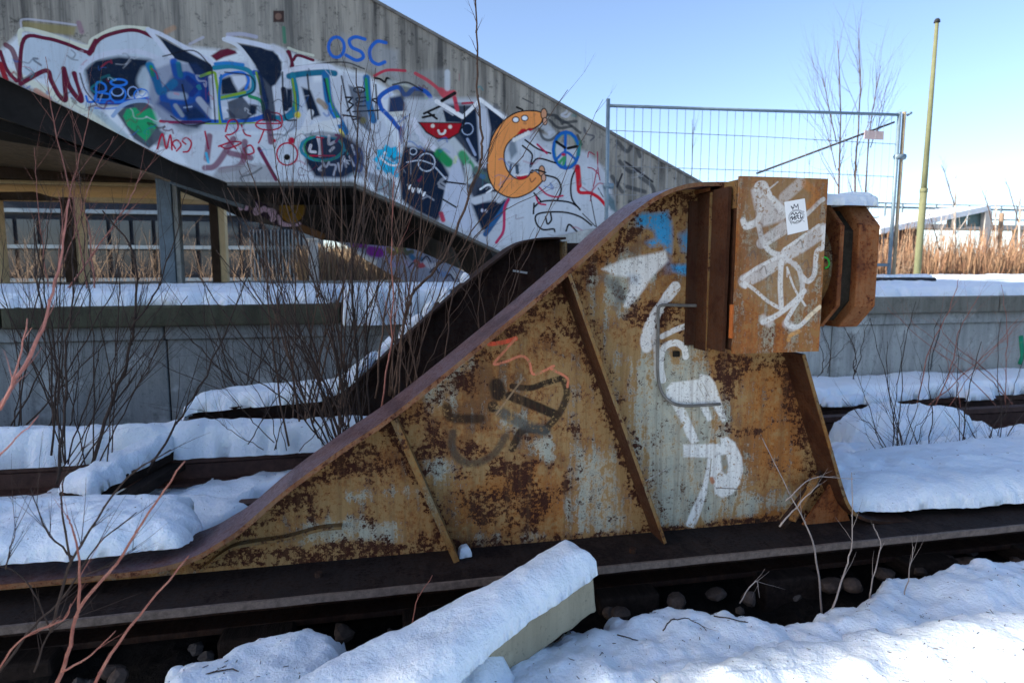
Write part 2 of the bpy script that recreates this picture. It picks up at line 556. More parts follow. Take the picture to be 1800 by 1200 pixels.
def rust(name, base, orange, dark, thr=0.62, grey=None, rough=0.75, img=None, bias=None, fleck=0.6, dmul=1.0):
    """layered rust: base coat, mottled orange bloom, dark scale patches with fine speckle, painted marks worn through"""
    m = M(name, rough, 0.0)
    big = m.noise(2.3, 4, 0.6, off=(3, 1, 2)); mid = m.noise(10, 6, 0.72, dist=0.3); fine = m.noise(75, 5, 0.75)
    vfine = m.noise(230, 2, 0.6); st = m.noise(6, 6, 0.7, stretch=(3.5, 1, 0.35)); hz = m.noise(7, 6, 0.75, stretch=(0.7, 1, 5.5), off=(5, 5, 5))

    def S(*terms, c=0.5):
        out = c
        for t, k in terms:
            out = m.math('MULTIPLY_ADD', m.math('SUBTRACT', t, 0.5), k, out)
        return out
    col = m.mix(m.ramp(S((big, 1.6), (mid, 1.6), (fine, 1.6)), [(0.30, 0.0), (0.72, 1.0)]), base, orange)
    col = m.mix(m.math('MULTIPLY', m.ramp(S((mid, 1.6), (st, 1.4), (big, 1.5)), [(0.45, 0.0), (0.80, 1.0)]), 0.8), col, tuple(v * k for v, k in zip(base, (.42, .34, .36))))
    col = m.mix(m.math('MULTIPLY', m.ramp(S((fine, 2.6), (mid, 0.8)), [(0.5, 0.0), (0.85, 1.0)]), 0.55), col, tuple(v * k for v, k in zip(orange, (.50, .36, .4))))
    if bias:
        bc, ba = m.img(bias)
        sep = m.n("ShaderNodeSeparateColor"); m.l(bc, sep.inputs[0])
        bR, bG, bB = sep.outputs[0], sep.outputs[1], sep.outputs[2]
        col = m.mix(m.math('MULTIPLY', m.ramp(m.math('MULTIPLY_ADD', bB, 0.5, S((mid, 1.5), (fine, 1.2), c=0.2)), [(0.35, 0.0), (0.75, 1.0)]), 0.85), col, tuple(v * k for v, k in zip(orange, (1.05, .92, .7))))
    if grey:
        g = S((st, 1.8), (mid, 1.6), (fine, 1.9), c=0.16 if bias else 0.27)
        if bias: g = m.math('MULTIPLY_ADD', bG, 0.55, g)
        gm = m.ramp(g, [(0.34, 0.0), (0.60, 0.92)])
        gcol = m.mix(m.ramp(S((mid, 1.5), (st, 1.5)), [(0.3, 0.0), (0.7, 1.0)]), grey, tuple(v * k for v, k in zip(grey, (0.72, 0.80, 0.86))))
        col = m.mix(gm, col, gcol)
    ia = None
    if img:
        ic, ia = m.img(img)
        wear = m.ramp(S((mid, 1.3), (fine, 1.7)), [(0.22, 0.1), (0.36, 1.0)])
        col = m.mix(m.math('MULTIPLY', ia, wear), col, m.mix(0.08, ic, col))
    d = S((mid, 1.8), (hz, 1.0), (st, .8), (fine, 2.9), c=0.20)
    if bias: d = m.math('MULTIPLY_ADD', bR, 0.50 * dmul, d)
    if ia is not None: d = m.math('MULTIPLY_ADD', ia, -0.42, d)
    halo = m.ramp(d, [(thr - 0.16, 0.0), (thr, 0.75)])
    col = m.mix(halo, col, tuple(v * k for v, k in zip(orange, (.55, .42, .5))))
    dm = m.ramp(d, [(thr, 0.0), (thr + 0.03, 1.0)])
    col = m.mix(m.math('MULTIPLY', dm, 0.95), col, m.mix(m.ramp(vfine, [(0.42, 0.0), (0.68, 1.0)]), dark, tuple(v * 2.4 for v in dark)))
    fl = m.ramp(S((fine, 1.0), (mid, 0.7), (vfine, .5)), [(0.585, 0.0), (0.64, 1.0)])
    col = m.mix(m.math('MULTIPLY', fl, fleck), col, tuple(v * 1.6 for v in dark))
    col = m.mix(m.math('MULTIPLY', m.ramp(m.noise(9, 5, 0.7, stretch=(5, 1, 0.22), off=(2, 8, 1)), [(0.48, 0.0), (0.68, 1.0)]), 0.45), col, tuple(v * k for v, k in zip(base, (.40, .34, .36))))
    m.color(col)
    hgt = m.math('ADD', m.math('MULTIPLY', dm, -0.6), m.math('ADD', m.math('MULTIPLY', fine, 0.6), m.math('MULTIPLY', mid, 0.5)))
    m.bump(hgt, 0.6, 0.004)
    m.l(m.ramp(fine, [(0.3, rough - 0.18), (0.7, rough + 0.12)]), m.b.inputs['Roughness'])
    return m.m


OCH, ORG, DRK, GRY = (0.33, 0.205, 0.085), (0.32, 0.135, 0.038), (0.030, 0.010, 0.006), (0.49, 0.46, 0.345)
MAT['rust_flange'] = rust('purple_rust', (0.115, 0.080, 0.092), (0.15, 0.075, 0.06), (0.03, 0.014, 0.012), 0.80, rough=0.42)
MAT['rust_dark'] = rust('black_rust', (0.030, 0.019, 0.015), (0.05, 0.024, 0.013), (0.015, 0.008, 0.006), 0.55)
MAT['rust_black'] = rust('matt_black_rust', (0.020, 0.016, 0.015), (0.034, 0.022, 0.016), (0.006, 0.004, 0.004), 0.6, rough=.9)  # blacker rust for the base flange
MAT['rust_edge'] = rust('bright_rust', (0.19, 0.11, 0.06), (0.28, 0.115, 0.05), DRK, 0.60)
MAT['rust_shaded'] = rust('shaded_rust', (0.055, 0.026, 0.015), (0.085, 0.034, 0.014), DRK, 0.60)  # recess and side-face shade put into a darker rust
MAT['rust_stiff'] = rust('ochre_rust', (0.20, 0.13, 0.055), (0.26, 0.12, 0.03), DRK, 0.56, grey=(0.30, 0.26, 0.16))
MAT['rust_box'] = rust('orange_rust', (0.22, 0.095, 0.038), (0.27, 0.085, 0.022), (0.045, 0.015, 0.008), 0.57)



def concrete_plain(name, base, dark, wet=0.5):
    m = M(name, 0.93)
    st = m.noise(2.6, 6, 0.72, stretch=(4.0, 1, 0.25)); sp = m.noise(11, 6, 0.75); lg = m.noise(0.9, 4, 0.6); fn = m.noise(55, 4, .7)
    col = m.mix(m.ramp(st, [(0.36, wet), (0.60, 0.0)]), base, dark)
    col = m.mix(m.math('MULTIPLY', m.ramp(lg, [(0.42, 1.0), (0.60, 0.0)]), 0.55), col, tuple(b * .35 + d * .65 for b, d in zip(base, dark)))
    col = m.mix(m.math('MULTIPLY', m.ramp(sp, [(0.54, 0.0), (0.66, 1.0)]), 0.6), col, dark)
    col = m.mix(m.math('MULTIPLY', m.ramp(fn, [(0.60, 0.0), (0.68, 1.0)]), 0.5), col, tuple(v * .6 for v in dark))
    col = m.mix(m.math('MULTIPLY', m.ramp(m.noise(3, 4, .7, off=(9, 2, 4)), [(0.58, 0.0), (0.68, 1.0)]), 0.45), col, tuple(min(.7, v * 1.5) for v in base))
    m.color(col)
    m.bump(m.math('ADD', m.math('MULTIPLY', st, 0.6), m.math('ADD', m.math('MULTIPLY', sp, 0.8), m.math('MULTIPLY', fn, .3))), 0.6, 0.015)
    return m.m


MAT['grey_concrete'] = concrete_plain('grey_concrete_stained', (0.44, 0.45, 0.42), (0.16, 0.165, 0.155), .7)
MAT['shaded_concrete'] = concrete_plain('shaded_concrete_stained', (0.28, 0.305, 0.31), (0.09, 0.10, 0.10), .8)  # darker copy of the wall concrete, left-hand shading put into its colour
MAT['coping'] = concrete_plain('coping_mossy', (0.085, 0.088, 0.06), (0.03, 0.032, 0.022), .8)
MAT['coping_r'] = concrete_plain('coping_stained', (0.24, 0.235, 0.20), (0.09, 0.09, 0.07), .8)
MAT['beam_concrete'] = concrete_plain('post_concrete', (0.40, 0.36, 0.26), (0.15, 0.135, 0.09), .5)

# ================================================================== PAINTED MARKS
W_, LB, MR, NV, BL, TL, GR = (.85, .85, .84), (.72, .77, .80), (.13, .012, .035), (.006, .016, .038), (.015, .10, .42), (.015, .21, .30), (.02, .28, .10)
CY, OL, RD, YG, BK, CYAN, ORC = (.66, .68, .54), (.30, .25, .10), (.46, .008, .04), (.22, .38, .04), (.006, .006, .008), (.01, .46, .70), (.86, .31, .085)


def paint_wall():
    c = Canvas(7.6, -4.4, 4.9, 0.75, 4.3, 230)
    S, Fi, Rg, B = c.stroke, c.fill, c.ring, c.blob
    # base fills
    c.frame(0, 0, 1)
    Fi([(0, 90), (40, 55), (110, 65), (160, 85), (200, 55), (260, 60), (300, 80), (400, 90), (480, 80), (560, 110), (640, 130), (720, 180), (840, 200), (870, 330), (880, 445), (700, 360), (620, 318), (400, 318), (300, 285), (130, 190), (0, 130)], LB, 12, .95)
    Fi([(690, 130), (790, 120), (800, 220), (700, 220)], (.30, .31, .30), 12, .5)
    Fi([(600, 60), (700, 90), (700, 140), (600, 110)], (.34, .36, .37), 14, .6)
    # ---- left sheet
    c.frame(0, 20, 6)
    Fi([(230, 110), (800, 170), (780, 260), (240, 200)], OL, 6, .8)
    S([(215, 360), (225, 200), (480, 240), (900, 380), (980, 300), (1250, 180), (1560, 190)], 48, CY)
    S([(220, 170), (240, 90), (500, 110), (800, 150)], 26, (.5, .5, .55), al=.8)
    Fi([(250, 260), (500, 300), (700, 350), (960, 470), (1000, 330), (1250, 210), (1600, 240), (1800, 560), (1780, 700), (900, 1000), (700, 950), (500, 700), (230, 760)], (.52, .60, .66), 6)
    Fi([(0, 600), (240, 760), (900, 1130), (1500, 1450), (900, 1000), (300, 700), (0, 560)], CY, 6, .9)
    S([(380, 840), (520, 930)], 60, (.5, .18, .10), .8, .7)
    S([(200, 740), (250, 300), (480, 290), (700, 350), (940, 440), (1000, 350), (1100, 270), (1300, 212), (1450, 210), (1620, 280)], 44, MR)
    S([(940, 450), (1010, 320)], 60, MR)
    S([(215, 770), (480, 630), (540, 740), (620, 890), (690, 940), (680, 780), (670, 610)], 52, MR)
    S([(670, 610), (730, 800), (850, 950), (840, 840), (780, 660)], 56, MR)
    S([(0, 430), (70, 620), (170, 740)], 44, MR); S([(60, 360), (130, 420), (190, 600), (225, 760)], 60, MR, al=.85)
    S([(0, 560), (60, 720)], 60, (.30, .02, .03))
    S([(830, 130), (860, 220)], 60, (.25, .08, .18), .9, .5)
    Fi([(890, 620), (1000, 520), (1250, 480), (1680, 520), (1560, 600), (1500, 850), (1250, 1000), (1050, 1000), (940, 850)], NV, 10)
    S([(1540, 640), (1500, 760), (1600, 860)], 120, (.42, .50, .55), 1.0, .9)
    S([(1680, 510), (1450, 430), (1150, 450), (950, 520), (850, 620), (860, 760), (950, 960), (1120, 1120)], 62, (.58, .62, .70), .5)
    S([(940, 1000), (1180, 1200), (1320, 1330)], 80, (.40, .50, .52), .9, .8)
    S([(1050, 960), (1300, 960), (1620, 930), (1790, 900)], 55, (.01, .05, .30), .7)
    bl = (.02, .17, .62)
    S([(1010, 910), (1020, 760), (1100, 775), (1110, 840), (1030, 860), (1150, 880), (1140, 935), (1010, 930)], 24, bl)
    Rg(1250, 755, 85, 34, 26, bl); Rg(1235, 850, 62, 48, 16, (.25, .40, .70)); Rg(1240, 880, 85, 80, 20, bl)
    Rg(1400, 860, 55, 60, 14, (.30, .42, .70)); Rg(1490, 890, 80, 66, 16, bl); S([(1440, 870), (1500, 900), (1540, 860)], 14, (.30, .42, .70))
    S([(905, 900), (930, 960), (990, 950), (1000, 900)], 26, bl); S([(930, 960), (1300, 960), (1620, 900)], 22, bl)
    S([(1000, 1025), (1150, 1030), (1400, 1000)], 22, bl, al=.7); S([(1620, 800), (1600, 860), (1680, 900), (1600, 930)], 22, bl)
    c.frame(0, 0, 1)
    Fi([(205, 200), (225, 182), (255, 180), (285, 200), (292, 235), (262, 262), (235, 245)], NV, 5, .9)
    S([(198, 205), (215, 186), (245, 178), (275, 185), (296, 212)], 7, (.30, .42, .60))
    Fi([(216, 205), (222, 193), (238, 190), (247, 199), (262, 191), (278, 198), (281, 215), (270, 232), (256, 249), (240, 235), (224, 222)], (.015, .34, .13), 4)
    # ---- second sheet
    c.frame(250, 40, 6)
    Fi([(60, 420), (300, 300), (750, 450), (1100, 400), (1300, 560), (1560, 520), (1800, 560), (1800, 1150), (200, 1150), (60, 760)], (.50, .55, .62), 10)
    Fi([(170, 150), (760, 460), (720, 560), (600, 640), (480, 430), (330, 390), (270, 300)], NV, 5)
    S([(60, 80), (200, 130), (450, 265), (700, 400), (760, 470)], 48, (.62, .66, .74), .5)
    S([(60, 80), (180, 220), (310, 380)], 56, (.62, .66, .74), .5)
    Fi([(1000, 225), (1250, 265), (1430, 350), (1480, 520), (1400, 660), (1320, 720), (1260, 560), (1150, 400)], NV, 5)
    S([(860, 180), (1000, 245), (1120, 390), (1160, 500)], 45, (.62, .66, .70), .5)
    S([(900, 170), (1250, 240), (1440, 310), (1530, 450), (1500, 560)], 56, (.62, .66, .74), .5)
    S([(900, 130), (1050, 125), (1200, 155)], 42, (.45, .46, .60), .8, .7); S([(500, 230), (640, 160)], 30, (.5, .5, .62), .8, .6)
    S([(250, 100), (330, 60)], 60, (.5, .25, .12), 1, .5)
    Fi([(720, 355), (820, 290), (900, 275), (980, 300), (1000, 330), (860, 370), (780, 410)], MR, 4)
    S([(1540, 320), (1575, 460)], 60, MR); S([(1590, 400), (1640, 350), (1800, 400)], 34, MR); S([(1540, 270), (1640, 310), (1800, 350)], 30, CY, al=.8)
    S([(1490, 60), (1500, 210)], 40, (.02, .22, .12), .8, .7)
    TLb = (.015, .19, .38)
    Fi([(320, 560), (600, 560), (720, 800), (700, 1020), (330, 1000), (150, 860)], (.02, .06, .20), 12, .95)
    S([(80, 460), (150, 620), (200, 740), (330, 640)], 95, TLb, .6)
    S([(330, 420), (370, 560), (480, 560), (590, 640), (570, 780), (420, 830), (220, 800)], 85, BL, .7)
    S([(380, 440), (400, 560)], 60, TL, .8); S([(90, 470), (110, 560)], 40, GR, .9)
    S([(480, 590), (570, 680), (520, 760)], 60, (.01, .03, .22), .9)
    S([(300, 770), (440, 780)], 85, (.50, .62, .74), .9); S([(340, 750), (380, 760)], 26, (.75, .45, .5), .9)
    S([(330, 860), (380, 980), (550, 1020), (700, 1020)], 80, (.01, .10, .42), .7)
    S([(350, 880), (420, 980)], 50, (.55, .60, .55), .9, .8); S([(440, 900), (520, 890)], 20, (.5, .6, .75))
    Fi([(430, 950), (560, 890), (690, 1010), (480, 1030)], NV, 8)
    Fi([(600, 600), (710, 560), (725, 860), (620, 830)], (.01, .04, .22), 8)
    S([(600, 820), (740, 990)], 76, (.60, .64, .70), .6); S([(720, 590), (745, 880)], 56, (.60, .64, .70), .5)
    Fi([(820, 600), (1000, 540), (1120, 560), (1130, 700), (1000, 760), (830, 770)], NV, 8)
    Fi([(930, 560), (1090, 550), (1110, 650), (1010, 730), (960, 640)], (.60, .64, .70), 8)
    S([(820, 590), (900, 545), (1050, 530), (1120, 600), (1090, 700)], 30, (.02, .16, .60), .8)
    S([(1090, 800), (1090, 1000)], 60, (.60, .64, .70)); S([(860, 920), (1060, 950)], 70, (.60, .64, .70)); S([(950, 900), (1060, 840), (1160, 850), (1220, 940)], 26, (.5, .55, .65))
    Fi([(1130, 860), (1210, 880), (1200, 960), (1130, 990)], NV, 6)
    S([(760, 480), (950, 465), (1130, 520), (1175, 650), (1120, 745), (820, 800)], 56, TL, .5)
    S([(770, 440), (900, 430), (1060, 450)], 40, (.02, .20, .50), .8)
    S([(1180, 530), (1260, 560), (1285, 750), (1325, 920), (1260, 1000), (1000, 1050), (680, 1050)], 54, BL, .5)
    S([(1130, 780), (1250, 830), (1285, 950)], 40, GR, .6); S([(1200, 530), (1240, 660), (1250, 760)], 26, YG, .7)
    S([(610, 570), (750, 530), (775, 600), (805, 800), (820, 1060)], 32, YG, .5); S([(650, 1068), (820, 1070), (1200, 1060)], 16, YG, .7)
    S([(830, 795), (1080, 740)], 32, YG, .6); S([(830, 560), (810, 800), (840, 1030)], 28, (.01, .14, .40), .8)
    Fi([(1400, 680), (1540, 600), (1510, 1000), (1440, 1000), (1380, 800)], (.58, .62, .68), 6)
    Fi([(1520, 700), (1580, 700), (1590, 900), (1520, 920)], NV, 6)
    S([(1580, 560), (1625, 780), (1610, 900), (1500, 1000), (1350, 1000), (1300, 950)], 58, (.015, .16, .30), .5)
    S([(1575, 580), (1605, 780), (1600, 880)], 28, GR, .7)
    S([(1300, 680), (1430, 920)], 36, (.65, .68, .72), .5)
    S([(190, 1045), (330, 1055), (620, 1055)], 34, RD, .5); S([(420, 1050), (650, 1060)], 30, MR, .6)
    Fi([(340, 1075), (620, 1070), (600, 1130), (480, 1175), (380, 1140)], NV, 14)
    S([(260, 1080), (350, 1180), (480, 1230), (640, 1190)], 50, (.6, .62, .68), .6)
    c.frame(0, 0, 1)
    Fi([(265, 125), (300, 112), (345, 112), (372, 140), (370, 215), (330, 226), (285, 216), (262, 180)], (.008, .035, .13), 8, .45)
    for pts in ([(286, 100), (340, 90), (372, 120)], [(372, 120), (378, 215)], [(462, 130), (476, 212)], [(395, 128), (440, 135), (446, 160), (420, 172)], [(300, 205), (330, 222), (370, 214)], [(140, 130), (150, 160), (170, 185)], [(520, 118), (600, 110), (640, 122)]):
        S(pts, 3, (.01, .012, .02), .7, .8)
    # ---- red tags row
    c.frame(0, 0, 1)
    Fi([(270, 215), (340, 225), (420, 235), (560, 240), (620, 318), (400, 318), (340, 300)], (.50, .54, .58), 8, .6)
    Fi([(262, 225), (285, 232), (300, 262), (270, 255)], (.10, .12, .14), 6, .7)
    for pts in ([(276, 262), (285, 236), (292, 262), (299, 238), (302, 264)], [(308, 262), (303, 252), (311, 247), (318, 256), (310, 266)],
                [(326, 254), (320, 248), (328, 243), (336, 252), (331, 266), (322, 268)], [(396, 232), (402, 214), (414, 212), (418, 226), (408, 236), (398, 238)],
                [(424, 220), (430, 236), (440, 240)], [(384, 258), (408, 250), (424, 252), (400, 262), (388, 258)], [(428, 262), (440, 256), (446, 268), (434, 272), (428, 262)],
                [(396, 240), (414, 262)], [(360, 232), (366, 262)]):
        S(pts, 3.2, RD, .6)
    for pts in ([(368, 240), (363, 280)], [(410, 245), (380, 290), (360, 296)], [(430, 250), (424, 290), (388, 300)], [(404, 270), (440, 278)]):
        S(pts, 11, (.16, .02, .06), .8, .8)
    S([(362, 270), (366, 286)], 5, CYAN, .9, .8)
    Fi([(370, 318), (380, 298), (430, 288), (470, 290), (490, 318)], (.30, .30, .30), 8, .8)
    S([(455, 262), (485, 316)], 7, (.16, .02, .06), .6)
    # OSC
    ob = (.02, .13, .52)
    Rg(591, 84, 14, 18, 6, ob)
    S([(641, 70), (625, 66), (614, 72), (618, 84), (634, 92), (638, 102), (626, 107), (608, 98)], 6.5, ob)
    S([(678, 76), (662, 74), (650, 88), (652, 106), (664, 114), (676, 110)], 6.5, ob)
    # ---- third sheet
    c.frame(450, 80, 5)
    Fi([(380, 330), (580, 320), (760, 250), (960, 260), (1100, 600), (1220, 900), (1100, 1200), (880, 1160), (700, 700), (420, 640)], (.55, .59, .64), 10)
    Fi([(0, 30), (150, 50), (225, 150), (215, 270), (140, 370), (60, 300), (0, 200)], NV, 6)
    S([(150, 20), (230, 60), (275, 150), (250, 220)], 50, (.60, .62, .66), .6)
    S([(170, 400), (150, 560)], 90, (.60, .63, .68), .7); S([(240, 390), (260, 560)], 50, NV, .6)
    Fi([(60, 290), (140, 380), (190, 540), (100, 460)], (.60, .63, .68), 6)
    S([(240, 240), (400, 200), (620, 185), (700, 230)], 44, (.66, .68, .74), .5)
    S([(290, 275), (400, 255), (600, 240), (690, 250)], 56, (.01, .15, .24), .5)
    S([(320, 260), (350, 420), (345, 590), (220, 650), (100, 630)], 48, TL, .5); S([(318, 300), (345, 480), (350, 570)], 20, YG, .7)
    Fi([(400, 370), (480, 400), (565, 620), (470, 650)], NV, 6)
    S([(610, 260), (640, 500), (720, 650), (780, 760)], 74, (.015, .15, .34), .5); S([(620, 300), (650, 500), (720, 640)], 28, GR, .8)
    S([(600, 330), (660, 560), (720, 700)], 12, (.02, .2, .7), .8)
    S([(970, 290), (985, 480), (1030, 660)], 66, (.015, .15, .34), .6); S([(965, 300), (980, 480)], 26, GR, .8)
    S([(550, 490), (585, 515), (610, 545)], 50, (.30, .20, .10), .9, .8)
    S([(480, 590), (440, 700), (390, 800)], 56, (.66, .68, .70), .5); S([(370, 780), (520, 720), (720, 670)], 62, (.66, .68, .68), .5)
    S([(600, 700), (640, 760), (660, 850)], 70, (.66, .68, .66), .6)
    k = BK
    S([(785, 460), (845, 462), (812, 500), (855, 525), (800, 580)], 17, k, smooth=False); Rg(905, 395, 48, 24, 15, k)
    S([(960, 460), (880, 470), (900, 500), (960, 490), (880, 510), (890, 535), (960, 535)], 15, k)
    S([(1070, 470), (1020, 480), (1060, 510)], 15, k); S([(760, 615), (920, 640), (850, 655)], 16, k); S([(850, 585), (960, 580), (1095, 572)], 14, k, .4)
    S([(1040, 290), (1090, 300), (1130, 325), (1150, 290), (1195, 318)], 20, k)
    for x, y in ((365, 615), (940, 662), (1310, 380)): B(x, y, 27, 30, (.72, .58, .05), soft=5)
    S([(740, 750), (765, 800), (755, 840)], 32, (.72, .60, .12), .7)
    Rg(110, 700, 115, 48, 14, RD); S([(10, 690), (220, 690)], 14, RD); S([(100, 590), (130, 850)], 55, (.14, .02, .06), .7, .85)
    S([(70, 740), (40, 820), (20, 860)], 14, RD); B(160, 840, 14, 16, RD); Rg(272, 958, 92, 98, 15, RD); B(310, 840, 30, 30, RD)
    S([(130, 590), (210, 610), (230, 680)], 14, RD)
    Fi([(400, 850), (560, 760), (760, 790), (900, 880), (930, 1000), (880, 1110), (760, 1170), (520, 1160), (440, 1040)], NV, 10)
    Rg(580, 905, 190, 110, 30, TL); Rg(590, 900, 170, 120, 14, GR, al=.8)
    S([(440, 790), (560, 780), (700, 800)], 30, (.30, .32, .34), .7)
    S([(545, 810), (565, 900), (560, 970)], 34, (.62, .60, .62), .5); S([(530, 810), (590, 815)], 14, RD); S([(570, 820), (580, 960)], 16, RD); S([(475, 972), (690, 972)], 14, RD)
    for pts in ([(480, 880), (470, 930), (520, 940)], [(640, 800), (640, 870), (690, 850)], [(680, 900), (650, 930)]): S(pts, 26, (.6, .58, .6), .6)
    S([(700, 790), (730, 800), (700, 850)], 22, (.20, .02, .08), .6)
    for pts in ([(580, 1020), (610, 1070), (640, 1030)], [(650, 1050), (700, 1060), (680, 1140)], [(720, 1040), (740, 1110), (770, 980), (790, 1070)], [(550, 1090), (580, 1060)], [(820, 980), (860, 1060)], [(840, 880), (870, 960)]):
        S(pts, 20, (.60, .60, .66), .5)
    Rg(905, 1010, 30, 100, 26, (.02, .06, .22), al=.8)
    S([(1340, 380), (1180, 330)], 60, (.42, .46, .44), .9, .8)
    Fi([(1170, 460), (1280, 440), (1340, 560), (1310, 610), (1160, 600)], (.02, .04, .10), 8)
    S([(1180, 610), (1320, 600)], 44, (.62, .63, .58), .5)
    S([(1100, 560), (1080, 470), (1150, 405), (1250, 372), (1315, 440), (1390, 385), (1490, 410), (1535, 480), (1480, 540), (1390, 570), (1330, 680), (1270, 740), (1180, 640), (1100, 560)], 40, BL, .5)
    S([(1130, 470), (1190, 430)], 24, (.55, .62, .75), .8); S([(1430, 480), (1500, 470)], 20, GR, .9)
    S([(1270, 740), (1290, 850)], 50, (.02, .05, .18), .8)
    S([(1040, 270), (1150, 222), (1310, 226)], 26, (.50, .05, .08), .4); S([(1400, 250), (1520, 320), (1640, 420)], 32, (.52, .08, .10), .4); B(1665, 420, 48, 40, (.55, .10, .12), soft=8)
    S([(1680, 240), (1680, 380)], 50, (.6, .64, .66), .8, .8)
    import random as rr
    q = rr.Random(3)
    Fi([(1165 + (108 + 28 * (i % 2)) * math.cos(i * math.pi / 9), 1005 + (105 + 30 * (i % 2)) * math.sin(i * math.pi / 9)) for i in range(18)], CYAN, 4)
    S([(1175, 1080), (1230, 1140)], 50, CYAN, .4)
    S([(1092, 990), (1150, 1040), (1210, 1058), (1262, 1045)], 18, W_, .4); S([(1262, 1000), (1265, 1050)], 18, W_); B(1132, 950, 14, 15, W_)
    c.frame(0, 0, 1)
    Fi([(452, 128), (474, 124), (486, 215), (462, 214)], NV, 4, .9); Fi([(612, 150), (640, 160), (652, 236), (626, 214)], (.03, .05, .08), 5, .8)
    Fi([(700, 150), (742, 160), (748, 178), (706, 176)], (.05, .07, .10), 5, .7); Fi([(640, 300), (690, 318), (700, 352), (660, 335)], (.10, .11, .13), 6, .7)
    Fi([(560, 245), (600, 235), (640, 250), (640, 312), (560, 312)], (.02, .035, .07), 8, .5); Fi([(400, 180), (425, 170), (450, 200), (430, 212), (402, 208)], NV, 4, .85)
    for pts in ([(540, 132), (548, 210)], [(570, 140), (578, 180)], [(600, 135), (612, 190), (628, 232)], [(660, 150), (664, 210)], [(690, 150), (716, 146), (742, 160)], [(320, 150), (330, 196)], [(496, 128), (500, 205), (520, 212)]):
        S(pts, 3.5, (.01, .012, .02), .7, .85)
    # ---- right sheet
    c.frame(700, 160, 4.445)
    Fi([(60, 60), (330, 60), (640, 60), (900, 240), (1200, 400), (1480, 480), (1640, 640), (1700, 950), (1600, 1060), (1050, 1200), (640, 1250), (100, 1050), (0, 700)], (.50, .53, .56), 14)
    Fi([(330, 110), (600, 110), (840, 235), (735, 340), (700, 620), (725, 850), (610, 880), (540, 760), (470, 500), (380, 270)], NV, 10, .92)
    Fi([(50, 430), (300, 470), (420, 700), (350, 960), (300, 1020), (120, 930), (20, 850), (0, 600)], NV, 10)
    Fi([(160, 170), (300, 110), (500, 210), (480, 260), (170, 250)], (.45, .48, .48), 8); Fi([(340, 120), (500, 215), (490, 250), (370, 245)], NV, 4)
    for pts in ([(200, 180), (330, 120)], [(190, 210), (280, 190)], [(230, 170), (300, 220)]): S(pts, 18, BK, .6)
    Fi([(500, 200), (610, 130), (650, 640), (520, 400), (480, 340)], NV, 6); Fi([(680, 100), (830, 230), (740, 320), (700, 600), (660, 560)], NV, 6)
    Fi([(610, 120), (690, 140), (720, 300), (690, 600), (640, 600)], (.55, .58, .64), 8)
    S([(300, 85), (500, 205)], 36, W_, .4); S([(520, 190), (640, 75)], 30, W_, .4); S([(640, 70), (830, 215)], 30, W_, .4)
    S([(120, 230), (180, 370), (290, 460)], 46, (.66, .67, .72), .5); S([(410, 380), (620, 620)], 66, (.50, .54, .54), .7)
    S([(540, 380), (600, 500)], 22, (.3, .36, .5), .8); Rg(540, 300, 44, 46, 9, (.35, .42, .55))
    S([(330, 0), (370, 40), (430, 20)], 50, (.55, .08, .10), .8); S([(340, 80), (440, 20)], 28, BK, .5); S([(440, 60), (460, 150)], 34, (.55, .05, .08), .8); S([(500, 100), (580, 95)], 18, (.45, .04, .07), .6)
    S([(515, 120), (515, 250), (490, 300)], 12, BK)
    Fi([(150, 245), (500, 250), (480, 330), (400, 382), (300, 380), (215, 330)], BK, 3); Fi([(168, 252), (492, 258), (468, 328), (396, 370), (302, 368), (225, 322)], (.40, .008, .018), 3)
    B(268, 276, 15, 15, (.75, .7, .6), soft=3); B(404, 283, 15, 15, (.75, .7, .6), soft=3); S([(312, 312), (322, 335), (342, 340), (360, 330), (366, 312)], 18, (.75, .72, .66), .3)
    Rg(115, 475, 28, 25, 9, (.5, .55, .62)); Rg(220, 560, 66, 70, 11, (.5, .55, .62)); S([(65, 560), (170, 545), (270, 575)], 10, (.5, .55, .62)); S([(290, 600), (370, 690)], 12, (.5, .55, .62))
    Rg(120, 370, 40, 30, 8, (.35, .45, .5), al=.7); S([(70, 300), (90, 380), (20, 440)], 9, (.35, .42, .5))
    S([(320, 490), (390, 560)], 80, (.015, .25, .08), .7); S([(500, 500), (560, 590)], 70, (.05, .30, .12), .8); S([(545, 600), (555, 700)], 60, (.5, .55, .55), .8)
    Fi([(450, 500), (480, 560), (530, 760), (620, 1140), (320, 980), (370, 740)], (.50, .54, .62), 5); S([(450, 520), (440, 560)], 26, (.55, .62, .4), .9)
    S([(370, 712), (520, 730)], 13, BK); S([(350, 850), (450, 910)], 13, BK); S([(335, 960), (350, 1010)], 36, (.45, .05, .09), .8)
    S([(610, 620), (720, 700)], 60, (.08, .14, .12), .7)
    Fi([(570, 880), (860, 850), (720, 1090), (650, 1090)], NV, 8); S([(860, 860), (780, 980), (680, 1120)], 40, (.02, .10, .24), .6)
    Fi([(620, 760), (760, 760), (790, 800), (600, 860)], NV, 8); S([(640, 770), (700, 735), (740, 760), (690, 800)], 16, W_); S([(600, 860), (740, 820), (790, 850)], 60, (.55, .58, .60), .6)
    for x, y in ((75, 750), (105, 775), (150, 780), (185, 805)): S([(x, y - 16), (x + 8, y + 16), (x + 22, y - 10)], 14, W_, .5)
    for x, y in ((655, 935), (685, 940)): B(x, y, 10, 14, (.6, .62, .7), soft=3)
    Fi([(860, 860), (1050, 800), (1100, 740), (1040, 640), (900, 670), (830, 560), (900, 380), (1000, 400), (1200, 480), (1250, 560), (1400, 600), (1450, 560), (1560, 620), (1600, 800), (1640, 950), (1560, 1070), (1050, 1160), (780, 1200)], (.56, .60, .63), 8)
